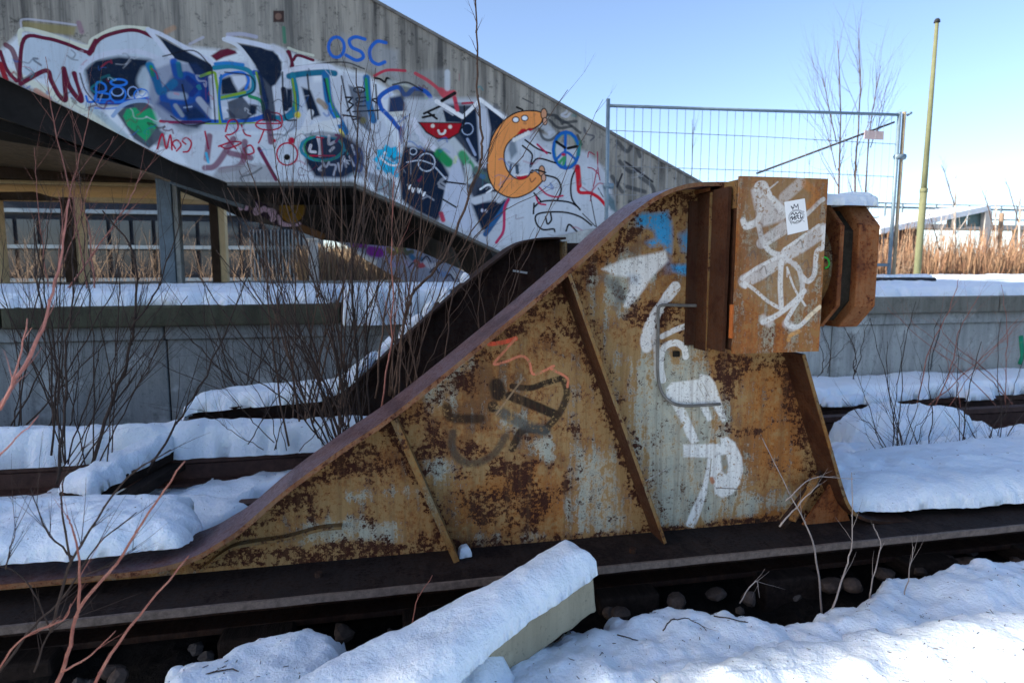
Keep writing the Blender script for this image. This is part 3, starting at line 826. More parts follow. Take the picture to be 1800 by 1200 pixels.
    S([(1080, 230), (1200, 330), (1180, 380), (1100, 360)], 60, (.42, .44, .45), .8)
    Fi([(870, 400), (910, 390), (930, 480), (880, 540), (860, 460)], (.10, .14, .17), 8, .8); S([(880, 580), (870, 640)], 18, (.08, .1, .13), .7); S([(925, 590), (930, 640)], 26, (.06, .09, .12), .7)
    Fi([(1000, 380), (1180, 470), (1190, 520), (1080, 450)], (.66, .67, .70), 6)
    # the orange hooked figure
    outer = [(1115, 172), (1000, 158), (900, 182), (800, 258), (730, 370), (698, 520), (698, 640), (745, 760), (830, 822), (920, 836), (1020, 800), (1090, 745), (1130, 690), (1092, 645), (1045, 620), (1010, 672), (950, 692), (890, 668), (842, 600), (825, 500), (850, 420), (905, 365), (960, 335), (1050, 300), (1118, 248)]
    Fi(outer, ORC, 2.5, smooth=True); S(outer, 10, BK, closed=True)
    for cx, cy in ((1137, 182), (1120, 628)): B(cx, cy, 24, 42, (.62, .30, .16), soft=3); Rg(cx, cy, 24, 42, 8, BK)
    for cx, cy in ((1145, 240), (1135, 680)): B(cx, cy, 18, 30, (.62, .34, .22), soft=3); Rg(cx, cy, 18, 30, 7, BK)
    for cx, cy in ((917, 228), (987, 215)): B(cx, cy, 26, 22, W_, soft=3); Rg(cx, cy, 26, 22, 8, BK)
    S([(860, 290), (800, 450)], 5, (.6, .22, .08)); S([(840, 660), (800, 760)], 5, (.6, .22, .08))
    Fi([(925, 342), (960, 300), (985, 296), (1000, 306), (1020, 290), (1055, 302), (1010, 326)], (.50, .01, .02), 3)
    for i in range(6): B(905 + i * 22, 385 - i * 11, 15, 18, (.78, .76, .70), soft=2.5); 
    Fi([(915, 668), (1015, 658), (990, 690), (940, 698)], (.50, .01, .02), 3); S([(905, 655), (950, 662), (1010, 650)], 14, (.75, .73, .68))
    S([(925, 130), (970, 150)], 16, BK, .6); S([(970, 60), (1050, 100)], 10, (.08, .08, .08), .6)
    for pts in ([(1170, 190), (1240, 200), (1280, 260)], [(1100, 300), (1130, 370), (1190, 385), (1260, 330)], [(1230, 210), (1330, 260), (1420, 330)], [(1180, 230), (1250, 290), (1350, 280)], [(1290, 250), (1390, 240)], [(1400, 350), (1430, 420)]):
        S(pts, 22, (.03, .035, .04), .8, .8)
    Rg(1310, 465, 100, 142, 26, (.01, .12, .42)); Rg(1310, 465, 86, 125, 9, (.05, .26, .22), al=.8); S([(1306, 335), (1300, 600)], 24, (.01, .12, .42)); S([(1225, 545), (1305, 480), (1395, 545)], 20, (.01, .12, .42))
    S([(1235, 400), (1300, 445)], 22, BK); S([(1325, 450), (1395, 435)], 22, BK); S([(1260, 560), (1300, 520), (1290, 570)], 24, (.05, .30, .12), .9); B(1290, 500, 16, 12, (.5, .02, .05), soft=4)
    S([(1410, 500), (1420, 400)], 26, (.02, .22, .12), .9, .7)
    bk = BK
    for pts in ([(990, 385), (1090, 455), (1190, 490)], [(970, 430), (1045, 500), (1030, 595), (1090, 530), (1230, 565)], [(1395, 590), (1352, 700), (1355, 840), (1420, 930)], [(1060, 910), (1110, 870), (1200, 858), (1330, 870), (1400, 905)],
                [(1060, 880), (1055, 960)], [(1510, 1050), (1420, 985), (1300, 950), (1150, 950), (1075, 975), (1080, 1040), (1130, 1085), (1210, 1080), (1222, 1100)], [(1150, 660), (1240, 690), (1272, 770), (1245, 850)],
                [(1310, 1095), (1335, 1045), (1395, 1100)], [(1150, 985), (1165, 1040), (1195, 1010), (1190, 960)], [(1040, 640), (1080, 620), (1150, 640)], [(1060, 800), (1110, 860)]):
        S(pts, 14, bk, .4)
    for pts in ([(1400, 590), (1408, 700), (1412, 790), (1500, 800), (1570, 840), (1630, 910)],): S(pts, 26, (.60, .015, .03), .5)
    S([(1400, 600), (1412, 740)], 44, (.60, .015, .03), .6)
    S([(1100, 755), (1160, 810), (1230, 830), (1285, 820)], 14, (.52, .03, .09)); S([(1085, 420), (1160, 490)], 16, (.45, .02, .08), .8); S([(1075, 830), (1100, 880), (1150, 890)], 14, (.50, .02, .08))
    S([(860, 850), (830, 920), (825, 1060), (810, 1120), (765, 1185)], 22, (.50, .03, .10), .5)
    for pts in ([(1480, 520), (1490, 480), (1530, 500)], [(1555, 480), (1560, 620), (1575, 700)], [(1480, 600), (1520, 610), (1560, 650)], [(1550, 620), (1530, 720), (1500, 860)]): S(pts, 9, (.35, .02, .06), .5)
    for pts in ([(1500, 820), (1530, 980), (1550, 1070)], [(1440, 960), (1540, 1060)], [(1560, 760), (1600, 830)]): S(pts, 8, (.05, .05, .05), .5)
    Fi([(1600, 740), (1690, 860), (1710, 960), (1620, 900)], (.04, .12, .14), 8, .8)
    # scribbles on the bare right end
    c.frame(1000, 0, 2.25)
    for pts in ([(190, 560), (230, 600), (260, 560), (280, 620)], [(200, 640), (240, 680), (280, 670)], [(280, 700), (330, 740), (330, 780), (290, 800)], [(170, 700), (210, 760)], [(230, 740), (300, 760)], [(240, 800), (330, 850)]):
        S(pts, 16, (.05, .055, .06), .8, .8)
    for pts in ([(220, 640), (290, 690), (330, 720)], [(210, 690), (190, 740)]): S(pts, 8, (.03, .03, .035), .5)
    # busy layers of small old tags between the big letters
    q = rr.Random(11)
    cols = [(.02, .03, .06), (.55, .57, .62), (.10, .012, .03), (.02, .12, .40), (.62, .64, .68), (.03, .03, .035), (.35, .02, .05), (.02, .22, .24)]
    c.frame(0, 0, 1)
    for k in range(150):
        x = q.uniform(20, 1120); y0 = 90 + max(0, (x - 600)) * .26; y1 = min(310, 150 + x * .42) if x < 600 else 330 + min(90, (x - 640) * .38)
        y = q.uniform(y0, max(y0 + 20, y1)); L = q.uniform(4, 22)
        pts = [(x, y)]
        for j in range(q.randint(2, 5)): pts.append((pts[-1][0] + q.uniform(-L, L), pts[-1][1] + q.uniform(-L, L) * .8))
        S(pts, q.uniform(1.2, 4.5), q.choice(cols), .8, q.uniform(.25, .7))
    for k in range(60):
        x = q.uniform(300, 1100); y = q.uniform(130, 400)
        S([(x, y), (x + q.uniform(-2, 2), y + q.uniform(8, 40))], q.uniform(1, 2.2), q.choice(cols), .8, .35)
    # dark bolt plates and tie holes
    c.frame(0, 0, 1)
    Fi([(480, 20), (499, 20), (499, 40), (480, 40)], (.06, .035, .03), 2); B(489, 30, 6, 6, (.20, .12, .09), soft=2); B(504, 277, 5.5, 5.5, (.005, .005, .005), soft=2)
    return c


def paint_web():
    c = Canvas(2.30, -1.25, 2.1, -0.03, 1.42, 640)
    S, Fi = c.stroke, c.fill
    WH = (.80, .79, .73)
    c.frame(1050, 360, 6)
    BB = (.02, .34, .66)
    Fi([(400, 120), (480, 90), (620, 90), (740, 70), (780, 200), (785, 350), (775, 510), (720, 490), (700, 420), (560, 440), (510, 400), (620, 360), (600, 280), (540, 240), (415, 230)], BB, 14)
    Fi([(870, 320), (960, 285), (990, 380), (975, 490), (900, 480)], BB, 22); Fi([(780, 640), (980, 630), (1000, 720), (930, 742), (800, 700)], BB, 12)
    Fi([(700, 560), (760, 540), (790, 700), (720, 720)], (.10, .25, .45), 20, .5)
    Fi([(45, 680), (250, 590), (420, 550), (560, 520), (720, 485), (745, 590), (640, 700), (560, 780), (500, 880), (400, 1000), (330, 1085), (275, 1070), (330, 900), (345, 770), (180, 745)], WH, 8)
    Fi([(330, 740), (430, 760), (420, 830), (340, 810)], (.12, .28, .45), 18, .45)
    for p in ([(60, 760), (200, 900), (260, 1000)], [(180, 820), (240, 950), (200, 1080)]): S(p, 90, (.10, .11, .11), 1.0, .5)
    S([(480, 420), (380, 480)], 110, (.12, .07, .05), 1.2, .5)
    S([(820, 870), (740, 970)], 115, WH, .25); S([(740, 960), (660, 1080), (600, 1200)], 90, WH, .5, .9)
    c.frame(1100, 540, 3)
    S([(175, 10), (130, 90), (105, 170), (110, 210)], 58, WH, .5, .92); S([(150, 130), (165, 260), (165, 370)], 36, WH, .7, .75)
    S([(190, 155), (260, 120), (320, 98)], 28, WH, .4, .9)
    S([(195, 385), (182, 300), (200, 215), (260, 188), (305, 215), (315, 260)], 34, WH, .25)
    Fi([(212, 480), (212, 430), (240, 398), (390, 380), (385, 352), (440, 362), (470, 400), (495, 480), (532, 595), (508, 606), (465, 530), (430, 500), (452, 592), (432, 602), (385, 515), (300, 512), (345, 610), (385, 705), (345, 722), (320, 680), (285, 590), (245, 520)], WH, 5)
    Fi([(302, 724), (500, 720), (500, 690), (530, 682), (575, 715), (612, 790), (618, 860), (600, 930), (560, 985), (510, 1004), (470, 985), (458, 900), (440, 890), (425, 980), (392, 1090), (360, 1165), (310, 1150), (350, 1060), (405, 940), (425, 850), (430, 792), (305, 790)], WH, 5)
    Fi([(498, 780), (528, 775), (542, 840), (528, 884), (508, 865)], (.22, .20, .14), 6, .9)
    S([(440, 900), (450, 800)], 6, (.30, .25, .17), .5, .8)
    for x in (395, 425): S([(x - 20, 400), (x + 15, 470)], 5, (.4, .36, .28), .6, .7)
    S([(105, 915), (210, 855)], 6, (.5, .48, .42), .6); S([(475, 952), (600, 958)], 4, (.10, .08, .07)); S([(452, 905), (458, 920)], 22, (.45, .12, .03), 1, .8)
    # black tag
    c.frame(400, 520, 2.5)
    K = (.006, .007, .007)
    S([(962, 490), (975, 530), (1030, 540), (1110, 540)], 42, K, 1.0, .9); S([(990, 600), (985, 660), (1020, 720), (1090, 735), (1170, 695), (1220, 620)], 34, (.05, .045, .035), 1.0, .8)
    S([(1180, 395), (1190, 430)], 64, K, .5); S([(1165, 485), (1165, 490)], 46, K, .5)
    S([(1240, 440), (1330, 475), (1440, 522)], 40, K, .5); S([(1250, 398), (1330, 405), (1400, 382), (1480, 358)], 26, K, .6)
    S([(1475, 360), (1490, 430), (1455, 520), (1390, 590)], 30, K, .6, .9); S([(1400, 590), (1300, 590), (1265, 640), (1250, 670)], 34, K, .6)
    S([(1200, 510), (1290, 560), (1390, 595)], 46, (.06, .07, .065), 1.0, .85)
    S([(1150, 213), (1210, 205), (1265, 188)], 19, (.80, .10, .05), .5); S([(1265, 188), (1210, 250), (1170, 300), (1220, 290), (1290, 265), (1325, 290), (1345, 345), (1430, 310), (1420, 320), (1490, 360), (1493, 400)], 11, (.72, .22, .12), .5, 1.0)
    S([(1300, 360), (1180, 520)], 8, (.42, .28, .16), .5, .7)
    return c


def bias_web():
    c = Canvas(2.30, -1.25, 2.1, -0.03, 1.42, 220)
    c.a[..., 3] = 1
    R_, G_, B_ = (1, 0, 0), (0, 1, 0), (0, 0, 1)
    # each region adds to one channel

    def add(ch, poly, v=1.0, soft=9):
        t = Canvas(c.Y, c.x0, c.x1, c.z0, c.z1, c.ppm); t.frame(c.ox, c.oy, c.k)
        t.fill(poly, (1, 1, 1), soft, v)
        c.a[..., ch] += t.a[..., 3]

    def addb(ch, cx, cy, rx, ry, v=1.0, soft=9):
        add(ch, [(cx + rx * math.cos(t * math.pi / 6), cy + ry * math.sin(t * math.pi / 6)) for t in range(12)], v, soft)
    c.frame(400, 520, 2.5)
    for q in ((1130, 780, 150, 26), (1290, 760, 120, 16), (1300, 920, 120, 130), (1100, 900, 80, 60), (1480, 840, 45, 45), (580, 760, 170, 40), (360, 930, 60, 60), (900, 620, 70, 80), (1450, 165, 80, 50), (1380, 440 + 160, 160, 22),
              (620, 985, 30, 30), (560, 1100, 130, 40), (900, 1080, 80, 40), (1080, 400, 50, 30), (560, 700, 90, 40), (880, 690, 90, 18), (1180, 720, 170, 12), (1490, 745, 50, 14), (1160, 980, 60, 40), (750, 1150, 500, 40), (1080, 660, 60, 24)):
        addb(0, *q, 1.0, 14)
    addb(0, 1300, 930, 90, 110, .6, 12)
    c.frame(1100, 540, 3)
    addb(0, 530, 360, 80, 120, 1.0, 18); addb(0, 630, 660, 110, 30, .9, 12); addb(0, 470, 625, 80, 10, .9); addb(0, 240, 70, 90, 70, .8, 16); addb(0, 80, 60, 90, 50, .9, 16)
    addb(0, 160, 720, 30, 50, .45); addb(0, 90, 630, 14, 40, .6); addb(0, 35, 390, 40, 20, .6)
    c.frame(1050, 360, 6)
    addb(0, 850, 60, 320, 90, .95, 20); addb(0, 440, 450, 110, 70, .8, 16); addb(0, 620, 1080, 230, 150, .8, 20); addb(0, 840, 400, 60, 170, .7, 12); addb(0, 1080, 480, 90, 70, .5, 14); addb(0, 200, 500, 60, 60, .7); addb(0, 1300, 300, 100, 300, .5, 14)
    # rust that starts at the welds, along the flange, the stiffeners and the foot
    def addl(pts, w, v, soft=1.2):
        t = Canvas(c.Y, c.x0, c.x1, c.z0, c.z1, c.ppm); t.stroke(pts, w, (1, 1, 1), soft, v)
        c.a[..., 0] += t.a[..., 3]
    addl([(420, 945), (500, 882), (690, 760), (1000, 500), (1080, 428), (1160, 365), (1240, 345)], 34, .8)
    addl([(350, 985), (600, 975), (900, 960), (1170, 940), (1400, 910), (1480, 900)], 26, 1.1)
    addl([(700, 760), (800, 985)], 26, .8); addl([(990, 500), (1150, 950)], 24, .9); addl([(1015, 500), (1180, 950)], 14, .5)
    addl([(1385, 640), (1440, 860)], 44, 1.0); addl([(1250, 340), (1243, 620)], 24, .8); addl([(1270, 640), (1410, 640)], 26, .8)
    # grey lime coat
    c.frame(1100, 540, 3)
    add(1, [(-10, 250), (420, 260), (450, 400), (560, 700), (640, 950), (600, 1100), (300, 1180), (150, 1150), (40, 700)], 1.0, 26)
    add(1, [(330, 60), (430, 60), (430, 240), (330, 240)], .8, 12); add(1, [(600, 1000), (900, 960), (900, 1060), (600, 1100)], .8, 12)
    c.frame(1050, 360, 6)
    add(1, [(-50, 600), (400, 500), (600, 800), (300, 1200), (0, 1100)], .75, 26); add(1, [(950, 100), (1180, 100), (1180, 700), (1000, 650)], .35, 20)
    add(1, [(200, 120), (420, 100), (520, 260), (300, 330)], .6, 16)
    c.frame(400, 520, 2.5)
    add(1, [(1520, 680), (1700, 700), (1790, 1060), (1500, 1080)], .7, 18); add(1, [(1320, 620), (1430, 620), (1430, 720), (1330, 720)], .8, 12)
    add(1, [(330, 1080), (340, 990), (560, 980), (760, 1000), (760, 1080), (330, 1100)], .9, 12)
    for q in ((580, 880, 100, 18), (790, 862, 80, 16), (925, 770, 60, 60), (1140, 1090, 60, 30), (1330, 1060, 80, 30), (930, 400, 80, 120), (1040, 300, 60, 60), (1250, 560, 60, 40)): addb(1, *q, .75, 12)
    # orange bloom
    c.frame(1100, 540, 3)
    add(2, [(560, 260), (900, 260), (960, 900), (640, 900), (600, 600)], .9, 20); add(2, [(100, 680), (200, 680), (200, 830), (100, 830)], .5)
    add(2, [(0, 1180), (400, 1130), (900, 1040), (900, 1100), (400, 1200)], 1.0, 8)
    c.frame(400, 520, 2.5)
    add(2, [(980, 760), (1520, 740), (1520, 1050), (980, 1060)], .9, 20); add(2, [(1500, 100), (1640, 500), (1750, 900), (1560, 600)], .5, 20)
    c.a[..., :3] = np.clip(c.a[..., :3], 0, 1)
    return c


def paint_plate():
    c = Canvas(2.05, 1.18, 1.62, 0.70, 1.42, 900)
    c.frame(1290, 300, 3.753)
    S, Fi = c.stroke, c.fill
    W1, W2 = (.70, .69, .64), (.62, .60, .56)
    Fi([(60, 60), (330, 40), (540, 60), (560, 500), (460, 900), (260, 940), (90, 800), (70, 300)], (.30, .22, .13), 60, .45)
    Fi([(112, 130), (160, 80), (215, 110), (250, 160), (330, 230), (330, 330), (190, 370), (150, 310)], W2, 10, .75)
    S([(75, 365), (150, 330), (180, 240), (150, 110), (200, 90), (240, 170), (330, 260)], 36, W1, .6, .8)
    S([(60, 330), (80, 370), (140, 350)], 40, W1, .6, .85)
    S([(160, 180), (290, 75)], 10, W1, .8, .7); S([(330, 180), (440, 80)], 70, W2, .5, .55); S([(230, 150), (330, 300)], 34, W1, .6, .6)
    S([(165, 370), (190, 470), (250, 540), (330, 560)], 34, W1, .6, .85)
    S([(180, 480), (330, 370)], 66, W2, .4, .7); S([(200, 500), (340, 410)], 20, W1, .6, .5)
    S([(480, 290), (560, 210), (590, 190)], 28, W1, .5, .75)
    S([(350, 550), (470, 480), (590, 395)], 84, W2, .4, .8); S([(330, 520), (560, 360)], 18, W1, .5, .9)
    S([(590, 380), (590, 500), (545, 540), (530, 680), (490, 730), (450, 700)], 32, W1, .5, .85)
    S([(330, 570), (200, 660), (70, 730)], 84, W2, .4, .78); S([(320, 560), (150, 640), (45, 730), (75, 770)], 20, W1, .6, .8)
    S([(70, 740), (140, 790), (220, 860), (310, 912)], 22, W1, .6, .85)
    S([(312, 600), (305, 750), (312, 900)], 34, W1, .6, .9)
    S([(345, 580), (420, 640), (450, 740), (445, 830)], 34, W2, .5, .8); S([(350, 640), (400, 780), (470, 890)], 14, W1, .6, .8); S([(350, 650), (350, 700)], 8, W1, .6, .7)
    S([(465, 795), (390, 870), (290, 950), (190, 1000)], 32, W1, .6, .9); S([(200, 980), (230, 1000)], 60, W1, 1, .6)
    S([(430, 850), (380, 930), (345, 1005), (420, 1030), (490, 970)], 28, W1, .6, .85); S([(480, 975), (565, 900)], 26, (.74, .62, .42), .5, .95)
    S([(345, 1010), (400, 1040)], 50, W1, 1, .5)
    S([(360, 1115), (375, 1085), (425, 1060)], 26, (.62, .30, .08), .9, .8); S([(470, 90), (540, 160), (500, 230)], 50, (.50, .18, .04), 1, .6)
    for x, y in ((120, 560), (430, 490), (190, 660), (470, 620), (230, 720)): S([(x - 20, y), (x + 10, y - 30), (x + 25, y + 20)], 9, (.12, .10, .09), .9, .6)
    return c


def paint_sticker():
    # white sheet with a hand-drawn crown over a scribbled oval; its own small canvas in sheet units
    c = Canvas(2.05, 0, 1, 0, 1.5, 256)
    c.a[:] = (.80, .80, .78, 1)
    c.pt = lambda p: (p[0] * c.ppm, (1.5 - p[1]) * c.ppm)
    K = (.02, .02, .025)
    S = c.stroke
    S([(.38, .42), (.30, .24), (.42, .36), (.46, .18), (.54, .34), (.64, .20), (.64, .42)], .035, K, smooth=False)
    for q in range(3):
        c.ring(.5, .75, .30 + .04 * q, .26 + .03 * q, .014, K)
    S([(.28, .62), (.36, .56), (.42, .66), (.50, .56), (.56, .66), (.66, .58), (.74, .68)], .04, K)
    S([(.22, .78), (.30, .70), (.30, .86), (.42, .72), (.42, .88)], .045, K, smooth=False)
    S([(.48, .86), (.48, .72), (.60, .72), (.56, .80), (.62, .88)], .045, K, smooth=False)
    S([(.70, .72), (.70, .88), (.80, .84)], .045, K, smooth=False)
    S([(.32, .96), (.44, 1.0), (.52, .94), (.64, 1.0), (.72, .92)], .03, K)
    S([(.18, .92), (.24, 1.06)], .02, K); S([(.84, .56), (.90, .62)], .02, K); S([(.80, 1.02), (.86, 1.06)], .02, K)
    return c


def paint_rear():
    c = Canvas(10.5, -3.4, 3.0, 0.5, 2.8, 120)
    c.frame(380, 280, 3.4615)
    S, Fi = c.stroke, c.fill
    Fi([(120, 240), (250, 250), (360, 310), (520, 390), (540, 410), (380, 410), (280, 350), (130, 300)], (.025, .012, .04), 3)
    for pts in ([(148, 262), (146, 300)], [(182, 262), (180, 300)], [(215, 262), (240, 290), (240, 330), (290, 300)], [(300, 310), (350, 320), (340, 370)], [(385, 350), (400, 395), (500, 395)], [(330, 330), (350, 360)]):
        S(pts, 30, (.85, .62, .80), .3)
    c.blob(460, 300, 80, 90, (.42, .23, .03), soft=4); c.ring(460, 300, 84, 94, 8, (.06, .03, .02)); S([(430, 280), (480, 300), (440, 330)], 6, (.07, .04, .02))
    S([(520, 420), (640, 470)], 44, (.22, .11, .05), .4); S([(450, 440), (560, 470)], 24, (.12, .07, .04), .5)
    return c


def paint_ramp():
    c = Canvas(12.0, -1.2, 3.2, 0.3, 1.9, 140)
    c.frame(380, 280, 3.4615)
    S, Fi = c.stroke, c.fill
    Fi([(780, 500), (1200, 500), (1600, 700), (1600, 860), (900, 720)], (.30, .33, .42), 6)
    S([(830, 525), (900, 528)], 30, (.20, .03, .25)); Fi([(920, 530), (1040, 525), (1040, 600), (930, 600)], (.33, .25, .50), 6); S([(940, 560), (990, 570)], 60, (.22, .02, .30), .5)
    for x, y, col in ((1070, 560, (.2, .15, .05)), (1110, 540, (.30, .32, .06)), (1160, 560, (.10, .12, .08)), (1210, 600, (.05, .16, .30)), (1240, 635, (.45, .08, .10)), (1180, 640, (.4, .38, .55)), (1300, 640, (.55, .55, .62)), (1380, 690, (.2, .3, .5)), (1080, 630, (.35, .32, .52)), (1460, 700, (.5, .52, .58))):
        S([(x - 26, y - 10), (x, y + 14), (x + 30, y + 6)], 30, col, .6)
    for x, y in ((1130, 590), (1200, 650), (1330, 680), (1420, 720), (1280, 610)): S([(x - 30, y + 10), (x, y - 18), (x + 24, y + 14)], 10, (.03, .03, .05))
    Fi([(700, 500), (760, 510), (980, 620), (960, 690), (880, 620)], (.70, .68, .64), 5)
    return c


CW = paint_wall(); CB = paint_web(); CBi = bias_web(); CP = paint_plate(); CS = paint_sticker(); CR = paint_rear(); CRa = paint_ramp()
MAT['web'] = rust('painted_rusty_plate', OCH, ORG, DRK, 0.67, grey=GRY, img=CB.image('paint_web'), bias=CBi.image('rust_map'))
MAT['plate'] = rust('rusty_end_plate', (0.27, 0.14, 0.05), (0.34, 0.11, 0.025), (0.06, 0.02, 0.01), 0.72, grey=(.46, .38, .25), img=CP.image('paint_plate'), fleck=.4)


def concrete_painted(name, im, base=(0.37, 0.34, 0.28), dark=(0.075, 0.072, 0.066), seams=True):
    m = M(name, 0.92)
    st = m.noise(2.2, 6, 0.7, stretch=(4.5, 1, 0.22)); sp = m.noise(14, 5, 0.75); lg = m.noise(0.7, 3, 0.5); fn = m.noise(60, 3, .6)
    col = m.mix(m.ramp(st, [(0.34, 1.0), (0.60, 0.0)]), base, dark)
    col = m.mix(m.math('MULTIPLY', m.ramp(sp, [(0.56, 0.0), (0.68, 1.0)]), 0.8), col, tuple(v * 0.55 for v in dark))
    col = m.mix(m.math('MULTIPLY', m.ramp(lg, [(0.4, 0.0), (0.7, 1.0)]), 0.35), col, (0.40, 0.39, 0.34))
    ic, ia = m.img(im)
    wear = m.ramp(m.math('ADD', m.math('MULTIPLY', sp, 0.6), m.math('MULTIPLY', fn, 0.4)), [(0.42, 1.0), (0.72, 0.95)])
    gr = m.ramp(st, [(0.30, 0.82), (0.50, 1.0)])
    pc = m.mix(1.0, (0, 0, 0), m.mix(1.0, ic, gr, 'MULTIPLY'))
    pc = m.mix(m.math('MULTIPLY', m.ramp(sp, [(0.58, 0.0), (0.68, 1.0)]), 0.3), pc, dark)
    col = m.mix(m.math('MULTIPLY', ia, wear), col, pc)
    m.color(col)
    m.bump(m.math('ADD', m.math('MULTIPLY', st, 0.8), m.math('MULTIPLY', sp, 0.6)), 0.5, 0.02)
    return m.m


MAT['graffiti_wall'] = concrete_painted('sprayed_concrete', CW.image('paint_wall'))
MAT['rear_wall'] = concrete_painted('shaded_sprayed_concrete', CR.image('paint_rear'), (0.028, 0.026, 0.025), (0.015, 0.014, 0.014))  # rear parapet base near black, stairway shade put into it
MAT['ramp_wall'] = concrete_painted('sprayed_ramp_concrete', CRa.image('paint_ramp'))
m = M('sticker_print', 0.5); ic, ia = m.img(CS.image('sticker_drawing')); m.color(ic); MAT['sticker'] = m.m

# ================================================================== THE SETTING
# ground: one sheet to the horizon
g = mesh('ground', [(-1500, -1500, -0.45), (1500, -1500, -0.45), (1500, 1500, -0.45), (-1500, 1500, -0.45)], [(0, 1, 2, 3)], MAT['field'])
g['kind'] = 'structure'
# ballast bed of the tracks, lumpy
X, Y = np.meshgrid(np.linspace(-7, 14, 700), np.linspace(0.35, 4.84, 170), indexing='ij')
Zg = -0.20 + 0.06 * fbm(X * 1.3, Y * 1.3, 11) + 0.05 * fbm(X * 9, Y * 9, 12, 3)
Zg -= 0.10 * np.clip((2.35 - Y) / 0.5, 0, 1) * 1.0
Zg += 0.10 * np.clip((Y - 3.4) / 1.0, 0, 1)
nx, ny = X.shape
V = np.stack([X.ravel(), Y.ravel(), Zg.ravel()], 1)
ii = (np.arange(nx - 1)[:, None] * ny + np.arange(ny - 1)[None, :]).ravel()
o = mesh('trackbed', V, np.stack([ii, ii + ny, ii + ny + 1, ii + 1], 1), MAT['ground'], smooth=False)
o['kind'] = 'structure'

# loose stones
V = []; Fc = []
ico = [(0, 0, 1), (.894, 0, .447), (.276, .851, .447), (-.724, .526, .447), (-.724, -.526, .447), (.276, -.851, .447), (.724, .526, -.447), (-.276, .851, -.447), (-.894, 0, -.447), (-.276, -.851, -.447), (.724, -.526, -.447), (0, 0, -1)]
icf = [(0, 1, 2), (0, 2, 3), (0, 3, 4), (0, 4, 5), (0, 5, 1), (1, 6, 2), (2, 7, 3), (3, 8, 4), (4, 9, 5), (5, 10, 1), (6, 7, 2), (7, 8, 3), (8, 9, 4), (9, 10, 5), (10, 6, 1), (11, 7, 6), (11, 8, 7), (11, 9, 8), (11, 10, 9), (11, 6, 10)]
for k in range(1500):
    x = random.uniform(-5, 9); y = random.uniform(0.9, 4.7)
    s = random.uniform(.014, .032)
    z = -0.20 + 0.06 * float(fbm(np.array(x * 1.3), np.array(y * 1.3), 11)) - 0.10 * min(1, max(0, (2.35 - y) / .5)) + 0.10 * min(1, max(0, (y - 3.4)))
    b = len(V)
    sx, sy, sz = s * random.uniform(.7, 1.4), s * random.uniform(.7, 1.3), s * random.uniform(.5, .9)
    for v in ico: V.append((x + v[0] * sx * random.uniform(.8, 1.15), y + v[1] * sy, z + s * .3 + v[2] * sz * random.uniform(.8, 1.2)))
    Fc += [tuple(b + i for i in f) for f in icf]
props(mesh('ballast', V, Fc, MAT['stone']), 'loose dark ballast stones lying between and under the rails', kind='stuff')

# ------------------------------------------------------------------ tracks
track = thing('railway_track', 'rusty snow covered siding track running between the buffer stop and platform', 'track', (0, 3.2, 0))


def rail(y, x0, x1, zt, mat=None, dz=0.0):
    prof = [(-.035, 0), (.035, 0), (.035, -.035), (.009, -.05), (.009, -.125), (.062, -.137), (.062, -.15), (-.062, -.15), (-.062, -.137), (-.009, -.125), (-.009, -.05), (-.035, -.035)]
    n = 14; V = []; Fc = []
    for k in range(n + 1):
        x = x0 + (x1 - x0) * k / n; w = 0.006 * math.sin(k * 1.3 + y)
        V += [(x, y + p[0] + w, zt + p[1] + dz * k / n) for p in prof]
    for k in range(n):
        for i in range(12): Fc.append((12 * k + i, 12 * k + (i + 1) % 12, 12 * k + 12 + (i + 1) % 12, 12 * k + 12 + i))
    Fc += [tuple(range(12)), tuple(range(12 * n + 11, 12 * n - 1, -1))]
    return recalc(mesh('rail', V, Fc, mat or MAT['rail_head'], track))


rail(4.30, -6, 13, 0.0)
rail(3.86, 1.7, 13, 0.02)
rail(3.48, -6, .45, 0.10)
rail(3.05, -6, 0.2, -0.02)
for k, x in enumerate(np.arange(-4.4, 8.5, 0.66)):
    x += random.uniform(-.05, .05)
    obox('sleeper', (x, 2.12, -.235), (x, 4.55, -.215), .24, .15, MAT['timber'], track, bev=.01)

pk = thing('timber_plank', 'snow covered plank lying askew across the rails at left', 'plank', (-1.3, 3.2, 0))
PA, PB = Vector(PZ(128, 880, .03)), Vector(PZ(322, 775, .14))
obox('board', PA, PB, .16, .06, MAT['timber'], pk, bev=.006, n=4)
obox('batten', PZ(175, 905, .0), PZ(340, 800, .06), .07, .05, MAT['timber'], pk, bev=.005, n=4)

# ------------------------------------------------------------------ platform
plat = thing('station_platform', 'low concrete platform with a projecting coping and snow on top', 'platform', (0, 4.8, -.3))
xs_c = [-6.6, -4.55, -2.4, -0.26, 1.75, 3.8, 5.45, 7.6, 9.8, 12]
for a, b in zip(xs_c[:-1], xs_c[1:]):
    dz = random.uniform(-.006, .006)
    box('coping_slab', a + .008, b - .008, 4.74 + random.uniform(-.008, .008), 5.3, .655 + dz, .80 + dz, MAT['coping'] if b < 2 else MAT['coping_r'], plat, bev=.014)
wx = [-6.6, -4.1, -1.45, 1.2, 3.85, 6.5, 9.2, 12]
for a, b in zip(wx[:-1], wx[1:]):
    box('wall_panel', a + .005, b - .005, 4.86, 5.1, -.5, .55, MAT['grey_concrete' if a > 1 else 'shaded_concrete'], plat, bev=.008)  # left panels take the copy with shading in its colour
    box('ledge', a + .005, b - .005, 4.82, 5.1, .553, .652, MAT['grey_concrete' if a > 1 else 'shaded_concrete'], plat, bev=.01)
box('deck', -14, 30, 5.31, 13.5, .55, .79, MAT['coping_r'], plat)
box('deck', -14, -6.62, 4.8, 5.3, -.4, .79, MAT['coping_r'], plat)
